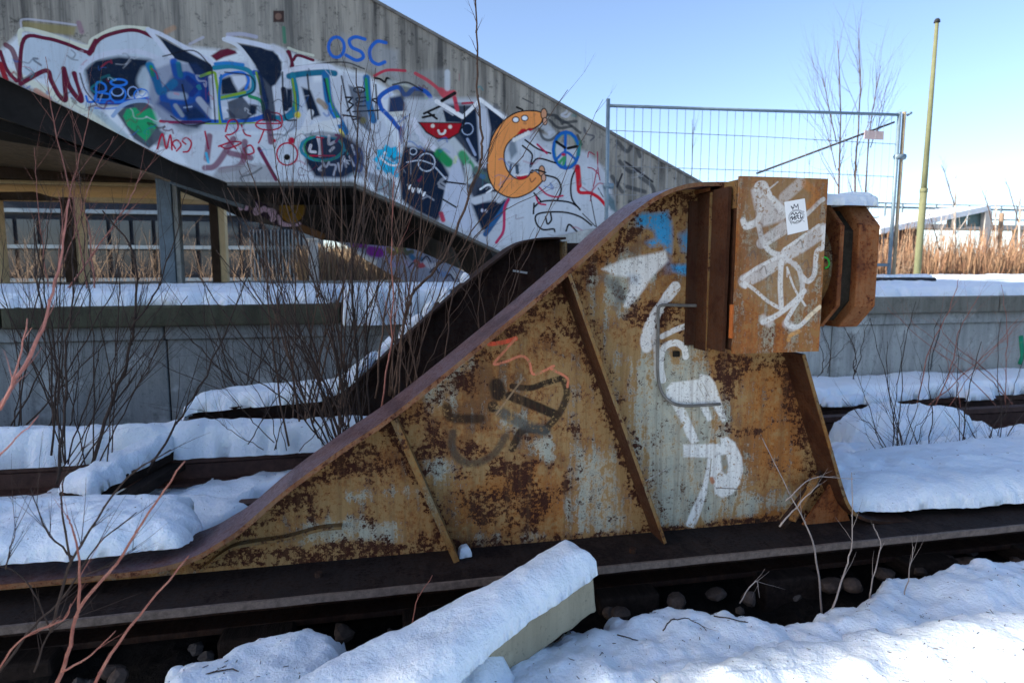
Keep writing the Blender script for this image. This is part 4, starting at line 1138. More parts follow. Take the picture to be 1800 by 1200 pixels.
box('deck', 12.02, 30, 4.8, 5.3, -.4, .79, MAT['coping_r'], plat)
crk = [PY(a, b, 4.857) for a, b in [(1672, 515), (1668, 545), (1655, 565), (1650, 590), (1640, 620), (1636, 650)]]
tube('crack', [(p[0], 4.8585, p[2]) for p in crk[2:]], .004, MAT['dark_concrete'], plat, 4)
# green and blue paint mark at the right end of the wall
tube('paint_mark', [PY(1794, 590, 4.857), PY(1797, 625, 4.857), PY(1792, 640, 4.857)], .02, simple('green_spray', (.02, .25, .14), .2), plat, 6)

# ------------------------------------------------------------------ snow on ground and platform


def P2(px, py, z): p = PZ(px, py, z); return (p[0], p[1])


def snow_px(name, pts, z, th, **k):
    return snow_lump(name, [P2(a, b, z) for a, b in pts], z, th, **k)


ST = dict(kind='structure')
# platform top
snow_lump('snow_cover', [(-9, 4.75), (-.3, 4.76), (-.26, 5.3), (2.2, 5.35), (2.2, 7.0), (-.5, 7.15), (-3, 6.9), (-9, 7.1)], .80, .085, seed=21, res=.035, edge=.07, amp=.05, **ST)
snow_lump('snow_cover', [(-.24, 4.60), (1.9, 4.62), (1.9, 5.4), (-.24, 5.4)], .66, .235, seed=22, res=.02, edge=.10, amp=.05, pw=3.5, **ST)
snow_lump('snow_cover', [(1.7, 4.78), (14, 4.80), (28, 4.9), (28, 13), (9, 12), (5, 9.5), (1.9, 9)], .80, .09, seed=23, res=.05, edge=.10, amp=.05, **ST)
# strip along the far rail, left and right
snow_lump('snow_cover', [(-6, 3.42), (-2.2, 3.41), (-1.2, 3.44), (-.55, 3.42), (.0, 3.42), (.45, 3.43), (.45, 3.60), (.0, 3.62), (-1, 3.62), (-2.1, 3.62), (-6, 3.62)], .10, .15, seed=31, edge=.06, amp=.025, lumps=.03, **ST)
snow_lump('snow_cover', [(2.4, 4.28), (9, 4.22), (12, 4.2), (12, 4.8), (2.4, 4.84)], .02, .11, seed=32, edge=.08, amp=.05, **ST)
_d = (PB - PA); _s = Vector((-_d.y, _d.x, 0)).normalized() * .10
snow_lump('snow_cap', [tuple((PA - _s)[:2]), tuple((PA.lerp(PB, .5) - _s * .9)[:2]), tuple((PB - _s + _d * .04)[:2]), tuple((PB + _s + _d * .04)[:2]), tuple((PA.lerp(PB, .5) + _s)[:2]), tuple((PA + _s)[:2])],
          lambda x, y: PA.z + .028 + np.clip(((x - PA.x) * _d.x + (y - PA.y) * _d.y) / (_d.x ** 2 + _d.y ** 2), -.1, 1.1) * _d.z, .075, 'lumpy snow lying along the askew plank', 47, .010, .07, .03, lumps=.02)
# thin streaks on ballast between the rails, left
for pts, z, th, sd in (([(230, 790), (330, 778), (500, 776), (480, 786), (320, 792)], -.08, .03, 41), ([(0, 842), (60, 832), (200, 828), (260, 818), (300, 822), (200, 845), (100, 852), (0, 866)], -.14, .04, 42),
                       ([(400, 800), (450, 782), (560, 775), (590, 800), (560, 822), (440, 826), (400, 815)], -.10, .06, 43), ([(250, 832), (290, 824), (300, 834), (262, 840)], -.14, .03, 44),
                       ([(580, 745), (640, 725), (720, 690), (760, 700), (700, 760), (620, 780), (575, 770)], -.02, .08, 45), ([(300, 760), (380, 742), (400, 755), (330, 775)], -.05, .06, 46)):
    snow_px('snow_cover', pts, z, th, seed=sd, res=.016, edge=.05, amp=.05, **ST)
# the big sheet behind the near frame, left: three overlapping drifts
snow_px('snow_cover', [(-120, 870), (0, 862), (120, 858), (250, 862), (330, 850), (420, 835), (520, 812), (640, 790), (600, 850), (500, 880), (420, 905), (330, 912), (200, 915), (120, 940), (-150, 960)], -.12, .085, seed=51, edge=.08, amp=.06, lumps=.04, **ST)
snow_px('snow_cover', [(-150, 925), (0, 918), (150, 910), (300, 898), (390, 903), (460, 880), (430, 935), (380, 950), (300, 985), (100, 1000), (-150, 1010)], -.10, .10, seed=52, edge=.08, amp=.06, lumps=.04, **ST)
snow_lump('snow_cover', [(-2.6, 2.19), (-1.5, 2.19), (-.95, 2.20), (-.66, 2.22), (-.62, 2.36), (-.72, 2.62), (-1.2, 2.75), (-2.6, 2.8)], .137, .060, seed=53, res=.012, edge=.15, amp=.03, lumps=.03, **ST)
# right side behind the near frame
snow_lump('snow_cover', [(1.86, 2.27), (2.1, 2.215), (2.6, 2.19), (3.2, 2.18), (5.5, 2.18), (6, 2.9), (3.4, 2.95), (2.6, 2.92), (2.1, 2.85), (1.9, 2.6)], .045, .085, seed=61, res=.016, edge=.20, amp=.03, lumps=.03, **ST)
snow_lump('snow_cover', [(1.75, 2.7), (2.4, 2.8), (3.0, 2.85), (4.2, 2.8), (6, 2.8), (6.2, 3.6), (5.2, 3.75), (4.4, 3.55), (3.9, 3.62), (3.3, 3.72), (2.85, 3.62), (2.5, 3.35), (2.2, 3.3), (1.9, 3.3)], -.16, .17, seed=62, res=.02, edge=.22, amp=.10, lumps=.07, **ST)
snow_lump('snow_cover', [(2.70, 3.2), (3.0, 3.12), (3.5, 3.15), (3.75, 3.35), (3.5, 3.62), (3.1, 3.68), (2.75, 3.5)], -.05, .22, seed=63, res=.016, edge=.22, amp=.05, lumps=.05, **ST)
for pts, z, th, sd in (([(1440, 700), (1500, 690), (1530, 700), (1500, 712), (1445, 712)], .02, .05, 64), ([(1515, 700), (1545, 688), (1590, 690), (1605, 700), (1560, 708), (1520, 708)], .02, .05, 65),
                       ([(1695, 694), (1725, 680), (1748, 688), (1745, 700), (1700, 702)], .02, .06, 66)):
    snow_px('snow_cover', pts, z, th, seed=sd, res=.014, edge=.05, amp=.03, **ST)
# foreground
snow_lump('snow_cover', [(-.62, 1.9), (-.50, 1.98), (-.30, 2.03), (-.16, 2.03), (-.10, 1.92), (0, 1.86), (.2, 1.9), (.45, 1.86), (.6, 1.93), (.8, 1.97), (1.1, 1.93), (1.36, 1.80), (1.5, 1.84), (1.8, 1.96), (2.1, 2.0), (2.6, 2.04), (3.2, 2.0), (4.2, 2.05), (4.4, .2), (-.9, .2), (-.8, 1.5)],
          -.23, .125, seed=71, res=.013, edge=.08, amp=.06, lumps=.045, **ST)
snow_lump('snow_cover', [(-.62, 1.55), (-.60, 1.86), (-.45, 1.96), (-.25, 2.01), (-.14, 1.99), (-.08, 1.86), (-.15, 1.6), (-.3, 1.4)], -.22, .16, seed=72, res=.012, edge=.10, amp=.05, **ST)
snow_lump('snow_cover', [(-.25, 1.62), (.1, 1.66), (.35, 1.60), (.55, 1.62), (.9, 1.72), (1.4, 1.70), (1.9, 1.74), (2.5, 1.78), (4.3, 1.85), (4.3, .3), (-.8, .3), (-.6, 1.3)], -.20, .13, seed=73, res=.018, edge=.22, amp=.06, lumps=.03, **ST)
for x, y, s, sd in ((-.60, 1.93, .035, 81), (-.66, 1.84, .03, 82), (-.70, 1.75, .04, 83)):
    snow_lump('snow_cover', [(x + s * math.cos(a), y + s * math.sin(a)) for a in np.linspace(0, 6.28, 9)[:-1]], -.22, .10, seed=sd, res=.008, edge=.03, amp=.02, **ST)

def rock(V, Fc, x, y, z, sx, sy, sz):
    b = len(V); sd = random.randint(0, 9999); q = random.Random(sd)
    pl = [Vector((q.gauss(0, 1), q.gauss(0, 1), q.gauss(0, 1))).normalized() for _ in range(9)]
    ry = q.uniform(0, 3.14); cr, sr = math.cos(ry), math.sin(ry)
    for v in ICO2:
        r = min(min((0.72 + .2 * q.random() * 0 + .18 * math.sin(i * 2.3 + sd)) / max(v.dot(n), .05) for i, n in enumerate(pl)), 1.0)
        w = v * r
        V.append((x + (w.x * cr - w.y * sr) * sx, y + (w.x * sr + w.y * cr) * sy, z + w.z * sz))
    Fc += [tuple(b + i for i in f) for f in ICF2]


_v = [Vector(v).normalized() for v in ico]; _c = {}; ICF2 = []
for f in icf:
    ms = []
    for i in range(3):
        k = tuple(sorted((f[i], f[(i + 1) % 3])))
        if k not in _c: _c[k] = len(_v); _v.append(((_v[k[0]] + _v[k[1]]) / 2).normalized())
        ms.append(_c[k])
    ICF2 += [(f[0], ms[0], ms[2]), (f[1], ms[1], ms[0]), (f[2], ms[2], ms[1]), tuple(ms)]
ICO2 = _v
V = []; Fc = []
for k in range(46):
    x = random.uniform(1.9, 3.6) if k < 26 else random.uniform(-.9, 2.0); y = random.uniform(2.0, 2.16); s = random.uniform(.025, .05)
    rock(V, Fc, x, y, -.185, s * random.uniform(.9, 1.4), s, s * random.uniform(.6, .9))
props(mesh('ballast', V, Fc, simple('brown_stone', (.07, .052, .042), .5, 16, .9, bump=.7), None, False), 'larger brown ballast stones packed under the edge of the rail', kind='stuff')

# ================================================================== BUFFER STOP
bs = thing('buffer_stop', 'tall rusty steel buffer stop painted with white, blue and black graffiti', 'buffer stop', (0.4, 2.3, 0))
NE = 2.18  # near edge of the bent flange
prof_px = [(-260, 1048), (-100, 1036), (0, 1027), (140, 1014), (240, 1003), (300, 992), (345, 976), (380, 956), (420, 930), (500, 862), (600, 789), (690, 728), (850, 600), (1000, 474), (1080, 401), (1125, 364), (1160, 341), (1195, 327), (1230, 321), (1288, 320)]
prof = [(PY(a, b, NE)[0], PY(a, b, NE)[2]) for a, b in prof_px]
prof = [(-4.5, prof[0][1] + .01), (-2.5, prof[0][1] + .005)] + catmull(prof, 5)
top = interp(prof)
right_px = [(1414, 622), (1436, 700), (1462, 790), (1484, 865), (1497, 893), (1515, 908), (1545, 915), (1600, 916), (1700, 911), (1800, 904)]
rp = [(PY(a, b, NE)[0], PY(a, b, NE)[2]) for a, b in right_px]
rp = catmull(rp, 5) + [(3.3, rp[-1][1] - .004), (5.5, rp[-1][1] - .008)]
xs_end = prof[-1][0]


def webtop(x):
    if x <= xs_end: return top(x) - .006
    if x < rp[0][0] - .01: return 1.26
    return float(np.interp(x, [p[0] for p in rp], [p[1] for p in rp])) - .004


xs = sorted(set(list(np.linspace(-2.3, rp[0][0] - .02, 90)) + [rp[0][0] - .008] + [p[0] + 1e-4 for p in rp]))
sheet('web_plate', xs, lambda x: 0.0, lambda x: max(webtop(x), .012), 2.30, 2.315, MAT['web'], bs, nz=6, uvf=CB.uv)
ribbon('bent_flange', prof, NE, 2.43, .012, MAT['rust_flange'], bs, wob=.002, label='long bent top flange sweeping up from the rail, purple brown rust')
ribbon('edge_bead', [(p[0], p[1] + .0005) for p in prof[4:]], NE - .005, NE + .0005, .015, MAT['rust_edge'], bs, wob=.002, label='bright orange near edge of the bent flange')  # thin strip in brighter rust along the near edge
ribbon('rear_flange', [(p[0], p[1]) for p in rp[:26]], NE, 2.43, .012, MAT['rust_shaded'], bs, wob=.001)
ribbon('lit_edge', [(p[0], p[1] + .0005) for p in rp[:24]], NE - .006, NE - .0012, .013, MAT['rust_stiff'], bs)  # light on the near edge put in as a paler bead
ribbon('rear_flange', [(p[0], p[1]) for p in rp[25:]], NE, 2.43, .012, MAT['rust_dark'], bs, wob=.001)
box('base_flange', -4.5, 5.5, 2.052, 2.56, -.022, 0.0, MAT['rust_black'], bs, bev=.004)
# paler rim of the base flange
V = []; Fc = []
pts = [(x, 2.0505 + .0015 * math.sin(x * 23), -.011) for x in np.linspace(-4.4, 5.4, 120)]
V = []; Fc = []
for x, y, z in pts: V += [(x, y - .0015, z - .012), (x, y - .0015, z + .0125), (x, y + .010, z + .0125), (x, y + .010, z - .012)]
for i in range(len(pts) - 1):
    for k in range(4): Fc.append((4 * i + k, 4 * i + (k + 1) % 4, 4 * i + 4 + (k + 1) % 4, 4 * i + 4 + k))
recalc(mesh('pale_rim', V, Fc, simple('pale_rim_rust', (.14, .105, .085), .5, 40, .7), bs))
box('rail_web', -4.4, 5.4, 2.285, 2.325, -.155, -.024, MAT['rust_dark'], bs)
box('rail_foot', -4.4, 5.4, 2.20, 2.41, -.18, -.157, MAT['rust_dark'], bs, bev=.004)
# lower lip where the flange leaves the rail
lip = [(PY(a, b, 2.26)[0], PY(a, b, 2.26)[2]) for a, b in [(350, 1003), (400, 966), (440, 955), (500, 946), (560, 930), (600, 926)]]
ribbon('weld_lip', catmull(lip, 5), 2.262, 2.298, .01, MAT['rust_stiff'], bs)


def stiff(p, q, y0, y1, th, mat, name='stiffener', parent=None):
    a = PY(*p, y0); b = PY(*q, y0)
    n = 10; V = []; Fc = []
    d = np.array([b[0] - a[0], b[2] - a[2]]); d /= np.linalg.norm(d); s = np.array([-d[1], d[0]]) * th / 2
    for k in range(n + 1):
        x = a[0] + (b[0] - a[0]) * k / n; z = a[2] + (b[2] - a[2]) * k / n; w = .0015 * math.sin(k * 2.1)
        V += [(x - s[0], y0 + w, z - s[1]), (x + s[0], y0 + w, z + s[1]), (x + s[0], y1, z + s[1]), (x - s[0], y1, z - s[1])]
    for k in range(n):
        for i in range(4): Fc.append((4 * k + i, 4 * k + (i + 1) % 4, 4 * k + 4 + (i + 1) % 4, 4 * k + 4 + i))
    Fc += [(3, 2, 1, 0), (4 * n, 4 * n + 1, 4 * n + 2, 4 * n + 3)]
    return recalc(mesh(name, V, Fc, mat, parent or bs))


stiff((692, 738), (803, 988), 2.19, 2.298, .022, MAT['rust_stiff'])
stiff((1001, 482), (1170, 955), 2.177, 2.298, .014, MAT['rust_shaded'])
stiff((1001, 482), (1170, 955), 2.172, 2.1765, .0125, MAT['rust_stiff'], 'lit_edge')  # lit near edge coloured paler than the shaded face
stiff((1251, 338), (1243, 617), 2.20, 2.298, .010, MAT['rust_shaded'])
stiff((1251, 338), (1243, 617), 2.195, 2.1995, .010, MAT['rust_stiff'], 'lit_edge')  # same lit edge on the upright, as a paler strip
box('lit_strip', 1.2275, 1.2330, 2.066, 2.15, 1.255, 1.352, MAT['rust_stiff'], bs, bev=.001)  # lit top of the box side, put in as a lighter strip
stiff((1284, 328), (1272, 618), 2.085, 2.298, .012, MAT['rust_shaded'])
stiff((1246, 330), (1246, 336), 2.20, 2.298, .012, MAT['rust_box'], 'lug')
box('back_plate', 1.165, 1.245, 2.288, 2.298, .75, 1.30, MAT['rust_shaded'], bs)
# crack of a drain hole under the channel
box('drain_hole', 1.118, 1.145, 2.288, 2.299, .705, .728, MAT['rubber'], bs, bev=.003)
# gusset and loose angle at the heel
tri = [PY(1404, 934, 2.24), PY(1500, 928, 2.24), PY(1466, 842, 2.24)]
prism('gusset', [(p[0], p[2]) for p in tri], 2.24, 2.252, MAT['rust_box'], bs, bev=.002)
obox('angle_bar', PY(1375, 922, 2.20), PY(1445, 832, 2.26), .05, .012, MAT['rust_dark'], bs, up=(0, 1, .3), bev=.002)
obox('angle_bar', PY(1392, 915, 2.18), PY(1436, 836, 2.24), .010, .03, MAT['rust_stiff'], bs, up=(0, 1, .3), bev=.002)
# lashing rod welded to the web
rod = [PY(a, b, 2.286) for a, b in [(1250, 537), (1210, 537), (1175, 536), (1162, 537), (1157, 545), (1157, 580), (1156, 640), (1158, 672), (1166, 694), (1182, 708), (1204, 713), (1235, 712), (1266, 710)]]
tube('rod', catmull(rod, 3), .0062, simple('grey_rod', (.16, .15, .13), .4, 20, .6), bs, 8)
# bolts on the base flange and web
for px, py in ((1112, 968), (1330, 915), (560, 1010)):
    p = PZ(px, py, .006)
    tube('bolt', [(p[0], p[1], 0), (p[0], p[1], .016)], .013, MAT['rust_dark'], bs, 6, False)
# end plate and buffer beam
box('end_plate', 1.229, 1.573, 2.05, 2.062, .746, 1.362, MAT['plate'], bs, bev=.0025, uvf=CP.uv) if False else None
V, Fc = boxv(1.229, 1.573, 2.05, 2.063, .746, 1.362)
ep = recalc(mesh('end_plate', V, Fc, MAT['plate'], bs, uvf=CP.uv, label='orange rusted end plate with white sprayed tag'))
box('beam_box', 1.2335, 1.560, 2.064, 2.286, .755, 1.354, MAT['rust_shaded'], bs, bev=.004)
box('cleat', 1.222, 1.2325, 2.058, 2.075, .80, .92, simple('fresh_rust', (.42, .12, .03), .3, 20), bs, bev=.002)
box('crossbeam', 1.25, 1.54, 2.32, 3.86, .80, 1.17, MAT['rust_dark'], bs, bev=.006)
# the near buffer: neck, round base, two eight-sided plates with a cracked rubber pack between
def octo(cy, cz, hy, hz, cut): return [(cy - hy, cz - hz + cut), (cy - hy + cut, cz - hz), (cy + hy - cut, cz - hz), (cy + hy, cz - hz + cut), (cy + hy, cz + hz - cut), (cy + hy - cut, cz + hz), (cy - hy + cut, cz + hz), (cy - hy, cz + hz - cut)]


def buffer(cy, cz, parent):
    def cyl(name, x0, x1, r0, r1, mat):
        n = 32
        V = [(x, cy + r * math.cos(2 * math.pi * k / n), cz + r * math.sin(2 * math.pi * k / n)) for x, r in ((x0, r0), (x1, r1)) for k in range(n)]
        Fc = [(k, (k + 1) % n, n + (k + 1) % n, n + k) for k in range(n)] + [tuple(range(n - 1, -1, -1)), tuple(range(n, 2 * n))]
        o = recalc(mesh(name, V, Fc, mat, parent)); return o
    dish = cyl('buffer_dish', 1.600, 1.672, .20, .205, MAT['rust_stiff'])
    parent = dish
    cyl('buffer_neck', 1.562, 1.598, .15, .17, MAT['rust_stiff'])
    prism_x('buffer_plate', octo(cy, cz, .235, .232, .085), 1.674, 1.692, MAT['rust_box'], parent, bev=.003)
    prism_x('rubber_pack', octo(cy, cz, .215, .21, .08), 1.694, 1.745, MAT['rubber'], parent)
    prism_x('buffer_plate', octo(cy, cz, .245, .235, .085), 1.747, 1.835, MAT['rust_box'], parent, bev=.005)


buffer(2.335, 1.055, bs)
buffer(3.72, 0.99, bs)
gp = [(1.632, 2.1345, 1.090), (1.650, 2.1335, 1.084), (1.659, 2.1325, 1.068), (1.655, 2.1325, 1.053), (1.642, 2.1335, 1.047)]
tube('paint_mark', catmull(gp, 4), .0042, simple('bright_green_spray', (.05, .45, .06), .1), bs, 6, label='small green sprayed arc beside the end plate')
# snow cap on the buffer
snow_lump('snow_cap', [(1.60, 2.10), (1.72, 2.09), (1.83, 2.10), (1.838, 2.3), (1.835, 2.56), (1.60, 2.56)], 1.288, .032, 'thin cap of snow lying on top of the near buffer', 91, .006, .03, .006, lumps=.006, pw=3)
snow_lump('snow_cap', [(1.71, 2.11), (1.80, 2.10), (1.832, 2.13), (1.83, 2.5), (1.72, 2.5)], 1.29, .040, 'thicker lump of snow on the outer plate of the near buffer', 92, .006, .03, .006, lumps=.008, pw=3)
# clump of snow at the foot of the first stiffener
p = PZ(815, 975, 0)
snow_lump('snow_clump', [(p[0] - .02, p[1] - .03), (p[0] + .03, p[1] - .02), (p[0] + .02, p[1] + .03), (p[0] - .02, p[1] + .02)], 0.0, .035, 'small clump of snow at the foot of the first stiffener', 93, .005, .02, .004)
# sticker
sp = [PY(1290 + a / 3.753, 300 + b / 3.753, 2.0492) for a, b in ((355, 425), (492, 392), (468, 183), (332, 207))]
st = mesh('sticker', sp + [(q[0], 2.0499, q[2]) for q in sp], [(0, 1, 2, 3), (7, 6, 5, 4), (0, 4, 5, 1), (1, 5, 6, 2), (2, 6, 7, 3), (3, 7, 4, 0)], MAT['sticker'])
ul = st.data.uv_layers.new(name="UVMap")
for lp in st.data.loops: ul.data[lp.index].uv = ((0, 0), (1, 0), (1, 1), (0, 1))[lp.vertex_index % 4]
props(st, 'white paper sticker with a black crown and scribble on the end plate', 'sticker')

# ---- far side frame of the same buffer stop
far_px = [(318, 735), (340, 722), (385, 718), (430, 713), (520, 705), (580, 698), (620, 675), (700, 603), (790, 522), (880, 450), (905, 432), (930, 421), (960, 417), (995, 417)]
FN = 3.72
fp = [(PY(a, b, FN)[0], PY(a, b, FN)[2]) for a, b in far_px]
fpc = catmull(fp, 4)
ftop = interp(fpc)
xs = list(np.linspace(fpc[0][0], fpc[-1][0], 50)) + list(np.linspace(fpc[-1][0] + .03, 1.70, 10))
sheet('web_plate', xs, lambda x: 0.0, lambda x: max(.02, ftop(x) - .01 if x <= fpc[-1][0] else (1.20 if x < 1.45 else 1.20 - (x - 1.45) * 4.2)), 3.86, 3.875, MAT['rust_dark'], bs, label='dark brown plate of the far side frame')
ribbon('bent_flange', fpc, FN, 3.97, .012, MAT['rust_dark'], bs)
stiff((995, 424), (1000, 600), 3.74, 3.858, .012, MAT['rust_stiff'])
ribbon('paint_mark', [(PY(a, b, 3.855)[0], PY(a, b, 3.855)[2]) for a, b in ((902, 474), (915, 476), (927, 478))], 3.852, 3.857, .012, MAT['plaster'], bs)
# snow on the far flange
snow_lump('snow_bank', [(fpc[2][0], FN + .0), (-.35, FN), (-.05, FN + .03), (.0, FN + .2), (-.3, FN + .26), (-.9, FN + .26)], lambda x, y: np.interp(x, [q[0] for q in fpc], [q[1] for q in fpc]) + 0 * y, .085, 'bank of snow lying on the foot of the far frame', 94, .014, .07, .03)
for k, (a, b) in enumerate(((.0, .09), (.12, .25), (.27, .33), (.36, .42), (.50, .545))):
    snow_lump('snow_dab', [(a, FN + .13), (b, FN + .13), (b, FN + .25), (a, FN + .25)], lambda x, y: np.interp(x, [q[0] for q in fpc], [q[1] for q in fpc]) + 0 * y, .05, ['lowest', 'second', 'third', 'fourth', 'highest'][k] + ' dab of snow clinging to the sloping flange of the far frame', 95 + k, .008, .035, .02)

# ------------------------------------------------------------------ concrete post lying on the rail, with snow
A = Vector((.635, 1.935, .012)); Bq = Vector((-.35, 1.44, -.16))
cp = obox('concrete_post', A, Bq, .14, .15, MAT['beam_concrete'], None, bev=.012, n=10)
_bm = bmesh.new(); _bm.from_mesh(cp.data)
bmesh.ops.subdivide_edges(_bm, edges=_bm.edges, cuts=4, use_grid_fill=True)
for _v0 in _bm.verts:
    q = _v0.co
    n0 = float(fbm(np.array(q.x * 22 + q.z * 9), np.array(q.y * 22 + q.z * 26), 77, 3))
    n1_ = float(vnoise(np.array(q.x * 7 + 3), np.array(q.z * 9 + q.y * 5), 78))
    _v0.co = q - (q - A.lerp(Bq, .5)).normalized() * 0 + Vector((n0 * .006, n0 * .007, n0 * .008 + min(0, n1_ + .15) * .03))
_bm.to_mesh(cp.data); _bm.free()
props(cp, 'broken concrete post under thick snow leaning against the base of the buffer stop', 'concrete post')
d = (Bq - A).normalized(); s = Vector((-d.y, d.x, 0)).normalized()


def zpost(x, y):
    t = ((x - A.x) * d.x + (y - A.y) * d.y) / (d.x ** 2 + d.y ** 2)
    return A.z + .070 + np.clip(t, -.05, 1.3) * d.z


hw = .082
pp = [A - s * hw - d * .01, A + d * .35 - s * hw, A + d * .7 - s * (hw + .05), Bq - s * .14, Bq + s * .16, A + d * .75 + s * (hw + .09), A + d * .4 + s * (hw + .02), A + s * hw - d * .01]
snow_lump('snow_cap', [(p.x, p.y) for p in pp], zpost, .075, 'thick snow lying along the top of the leaning concrete post', 101, .007, .085, .016, lumps=.016, pw=2.2)
snow_lump('snow_cover', [(-.6, 1.5), (-.25, 1.76), (.05, 1.82), (.30, 1.84), (.39, 1.70), (.31, 1.60), (.0, 1.38), (-.5, 1.2)], -.21, .18, seed=103, res=.012, edge=.14, amp=.03, kind='structure')

# ================================================================== STAIRWAY WITH THE GRAFFITI WALL
stw = thing('concrete_stairway', 'concrete footbridge stairway with a graffiti covered parapet rising to the left', 'stairway', (0, 7.6, .8))
GY = 7.6
tp = [(PY(a, b, GY)[0], PY(a, b, GY)[2]) for a, b in ((-500, -650), (655, 0), (930, 153), (1210, 310), (1330, 377), (1560, 500))]
lw = [(PY(a, b, GY)[0], PY(a, b, GY)[2]) for a, b in ((-500, -105), (0, 135), (130, 195), (300, 283), (400, 321), (620, 322), (700, 357), (790, 400), (882, 443), (884, 520), (1560, 540))]
lw = [lw[i] for i in range(len(lw))]
tf, lf = interp(sorted(tp)), interp(sorted(lw))
xs = sorted(set(list(np.linspace(-7.5, 5.1, 110)) + [p[0] for p in lw]))
xs = [x for x in xs if -7.5 <= x <= tp[-1][0] - .1]
sheet('parapet', xs, lf, lambda x: max(tf(x), lf(x) + .01), GY, GY + .16, MAT['graffiti_wall'], stw, nz=8, uvf=CW.uv, label='front parapet covered in graffiti')
# drip ledge along the landing and bottom edge
led = [(p[0], p[1]) for p in sorted(lw) if -1.7 < p[0] < 1.5]
ribbon('drip_ledge', led, GY - .03, GY + .18, .035, simple('ledge_concrete', (.13, .125, .11), .3, 6), stw)
# raised capping of the parapet
ribbon('capping', [(x, tf(x) + .02) for x in np.linspace(-7, 4.9, 30)], GY - .02, GY + .18, .03, simple('cap_concrete', (.19, .18, .16), .35, 6), stw)
# plinth at the right foot of the wall
q0 = PY(1046, 401, 7.3); q1 = PY(940, 424, 7.3)
prism('plinth', [(q1[0] - .3, .78), (3.6, .78), (3.6, q0[2] + .10), (q0[0], q0[2]), (q1[0], q1[2])], 7.3, 7.58, MAT['grey_concrete'], stw, bev=.01)
# dark stringer beam under the flight
ub = [(PY(a, b, 7.72)[0], PY(a, b, 7.72)[2]) for a, b in ((-300, 5), (0, 135), (130, 195), (300, 283), (400, 322), (440, 342))]
lb = [(PY(a, b, 7.72)[0], PY(a, b, 7.72)[2]) for a, b in ((-300, 90), (0, 207), (130, 250), (200, 276), (300, 318), (440, 362))]
uf, lfb = interp(ub), interp(lb)
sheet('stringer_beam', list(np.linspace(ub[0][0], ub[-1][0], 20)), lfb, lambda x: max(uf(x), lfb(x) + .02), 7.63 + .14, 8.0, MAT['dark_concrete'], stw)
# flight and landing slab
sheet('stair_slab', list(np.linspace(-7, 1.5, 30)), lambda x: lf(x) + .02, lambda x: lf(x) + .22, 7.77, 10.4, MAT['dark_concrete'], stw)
# steps on the slab
for k in range(22):
    x = -1.9 - k * .28
    z = lf(x) + .23
    box('step', x - .30, x, 7.78, 10.38, z - .02, z + .16, MAT['grey_concrete'], stw)
for k in range(10):
    x = .15 + k * .13
    z = lf(x) + .23
    if x < 1.4: box('step', x - .13, x, 7.78, 10.38, z - .02, z + .07, MAT['grey_concrete'], stw)
# rear parapet
rb = [(PY(a, b, 10.5)[0], PY(a, b, 10.5)[2]) for a, b in ((300, 330), (380, 362), (430, 386), (520, 404), (562, 421), (620, 427), (727, 437), (832, 482), (900, 500))]
rf = interp(rb)
sheet('rear_parapet', list(np.linspace(rb[0][0], rb[-1][0], 40)), rf, lambda x: max(rf(x) + .2, 2.35 if x < 0 else 2.3 - .35 * x), 10.5, 10.62, MAT['rear_wall'], stw, uvf=CR.uv, label='shade-coloured rear parapet with an ochre painted disc')
# columns under the landing
def column(name, x0, x1, y, z1, mat, parent, wd=.22, z0=.79, **k):
    return box(name, x0, x1, y, y + wd, z0, z1, mat, parent, bev=.008, **k)


a, b = PY(284, 500, 9.4), PY(320, 500, 9.4)
column('steel_column', a[0], b[0] - .07, 9.4, 2.45, MAT['steel_blue'], stw, .2)
column('steel_column', b[0] - .065, b[0], 9.42, 2.40, MAT['grey_concrete'], stw, .16)
sb = [PY(300, 312, 9.35), PY(432, 357, 9.35)]
obox('sloped_girder', sb[0], sb[1], .10, .17, MAT['steel_blue'], stw, up=(0, 0, 1), bev=.01)
obox('sloped_girder', PY(205, 276, 9.6), PY(300, 312, 9.6), .10, .16, MAT['grey_concrete'], stw, up=(0, 0, 1), bev=.01)

# ------------------------------------------------------------------ canopy behind, lit from the far side
cn = thing('platform_canopy', 'old timber and concrete platform canopy on brown posts under the stairway', 'canopy', (-3.5, 11, .79))
N8 = 9
f0, f1 = np.array(PY(-80, 178, 8.3)), np.array(PY(300, 320, 8.3))
r0, r1 = np.array(PY(-80, 285, 12.0)), np.array(PY(290, 319, 12.0))
for k in range(N8):
    t0, t1 = k / N8, (k + .93) / N8
    q = [f0 + (r0 - f0) * t0, f1 + (r1 - f1) * t0, f1 + (r1 - f1) * t1, f0 + (r0 - f0) * t1]
    up = np.array([0, 0, .03])
    V = [tuple(v) for v in q] + [tuple(v + up) for v in q]
    recalc(mesh('soffit_board', V, [(0, 1, 2, 3), (7, 6, 5, 4), (0, 4, 5, 1), (1, 5, 6, 2), (2, 6, 7, 3), (3, 7, 4, 0)], MAT['boards'], cn))
up = np.array([0, 0, .04]); up2 = np.array([0, 0, .16]); e = np.array([-4.0, 0, .9])
q = [f0 + e, f1, r1, r0 + e]
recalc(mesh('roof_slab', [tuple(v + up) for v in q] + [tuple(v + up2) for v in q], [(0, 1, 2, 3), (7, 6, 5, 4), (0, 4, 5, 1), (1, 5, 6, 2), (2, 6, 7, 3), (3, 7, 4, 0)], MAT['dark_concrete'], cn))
a = PY(-100, 296, 12.0); b = PY(300, 318, 12.0)
box('fascia_beam', a[0], b[0] + .3, 12.0, 12.25, b[2] - .02, a[2] + .22, MAT['post_brown'], cn)
zc = PY(200, 321, 12.3)[2]
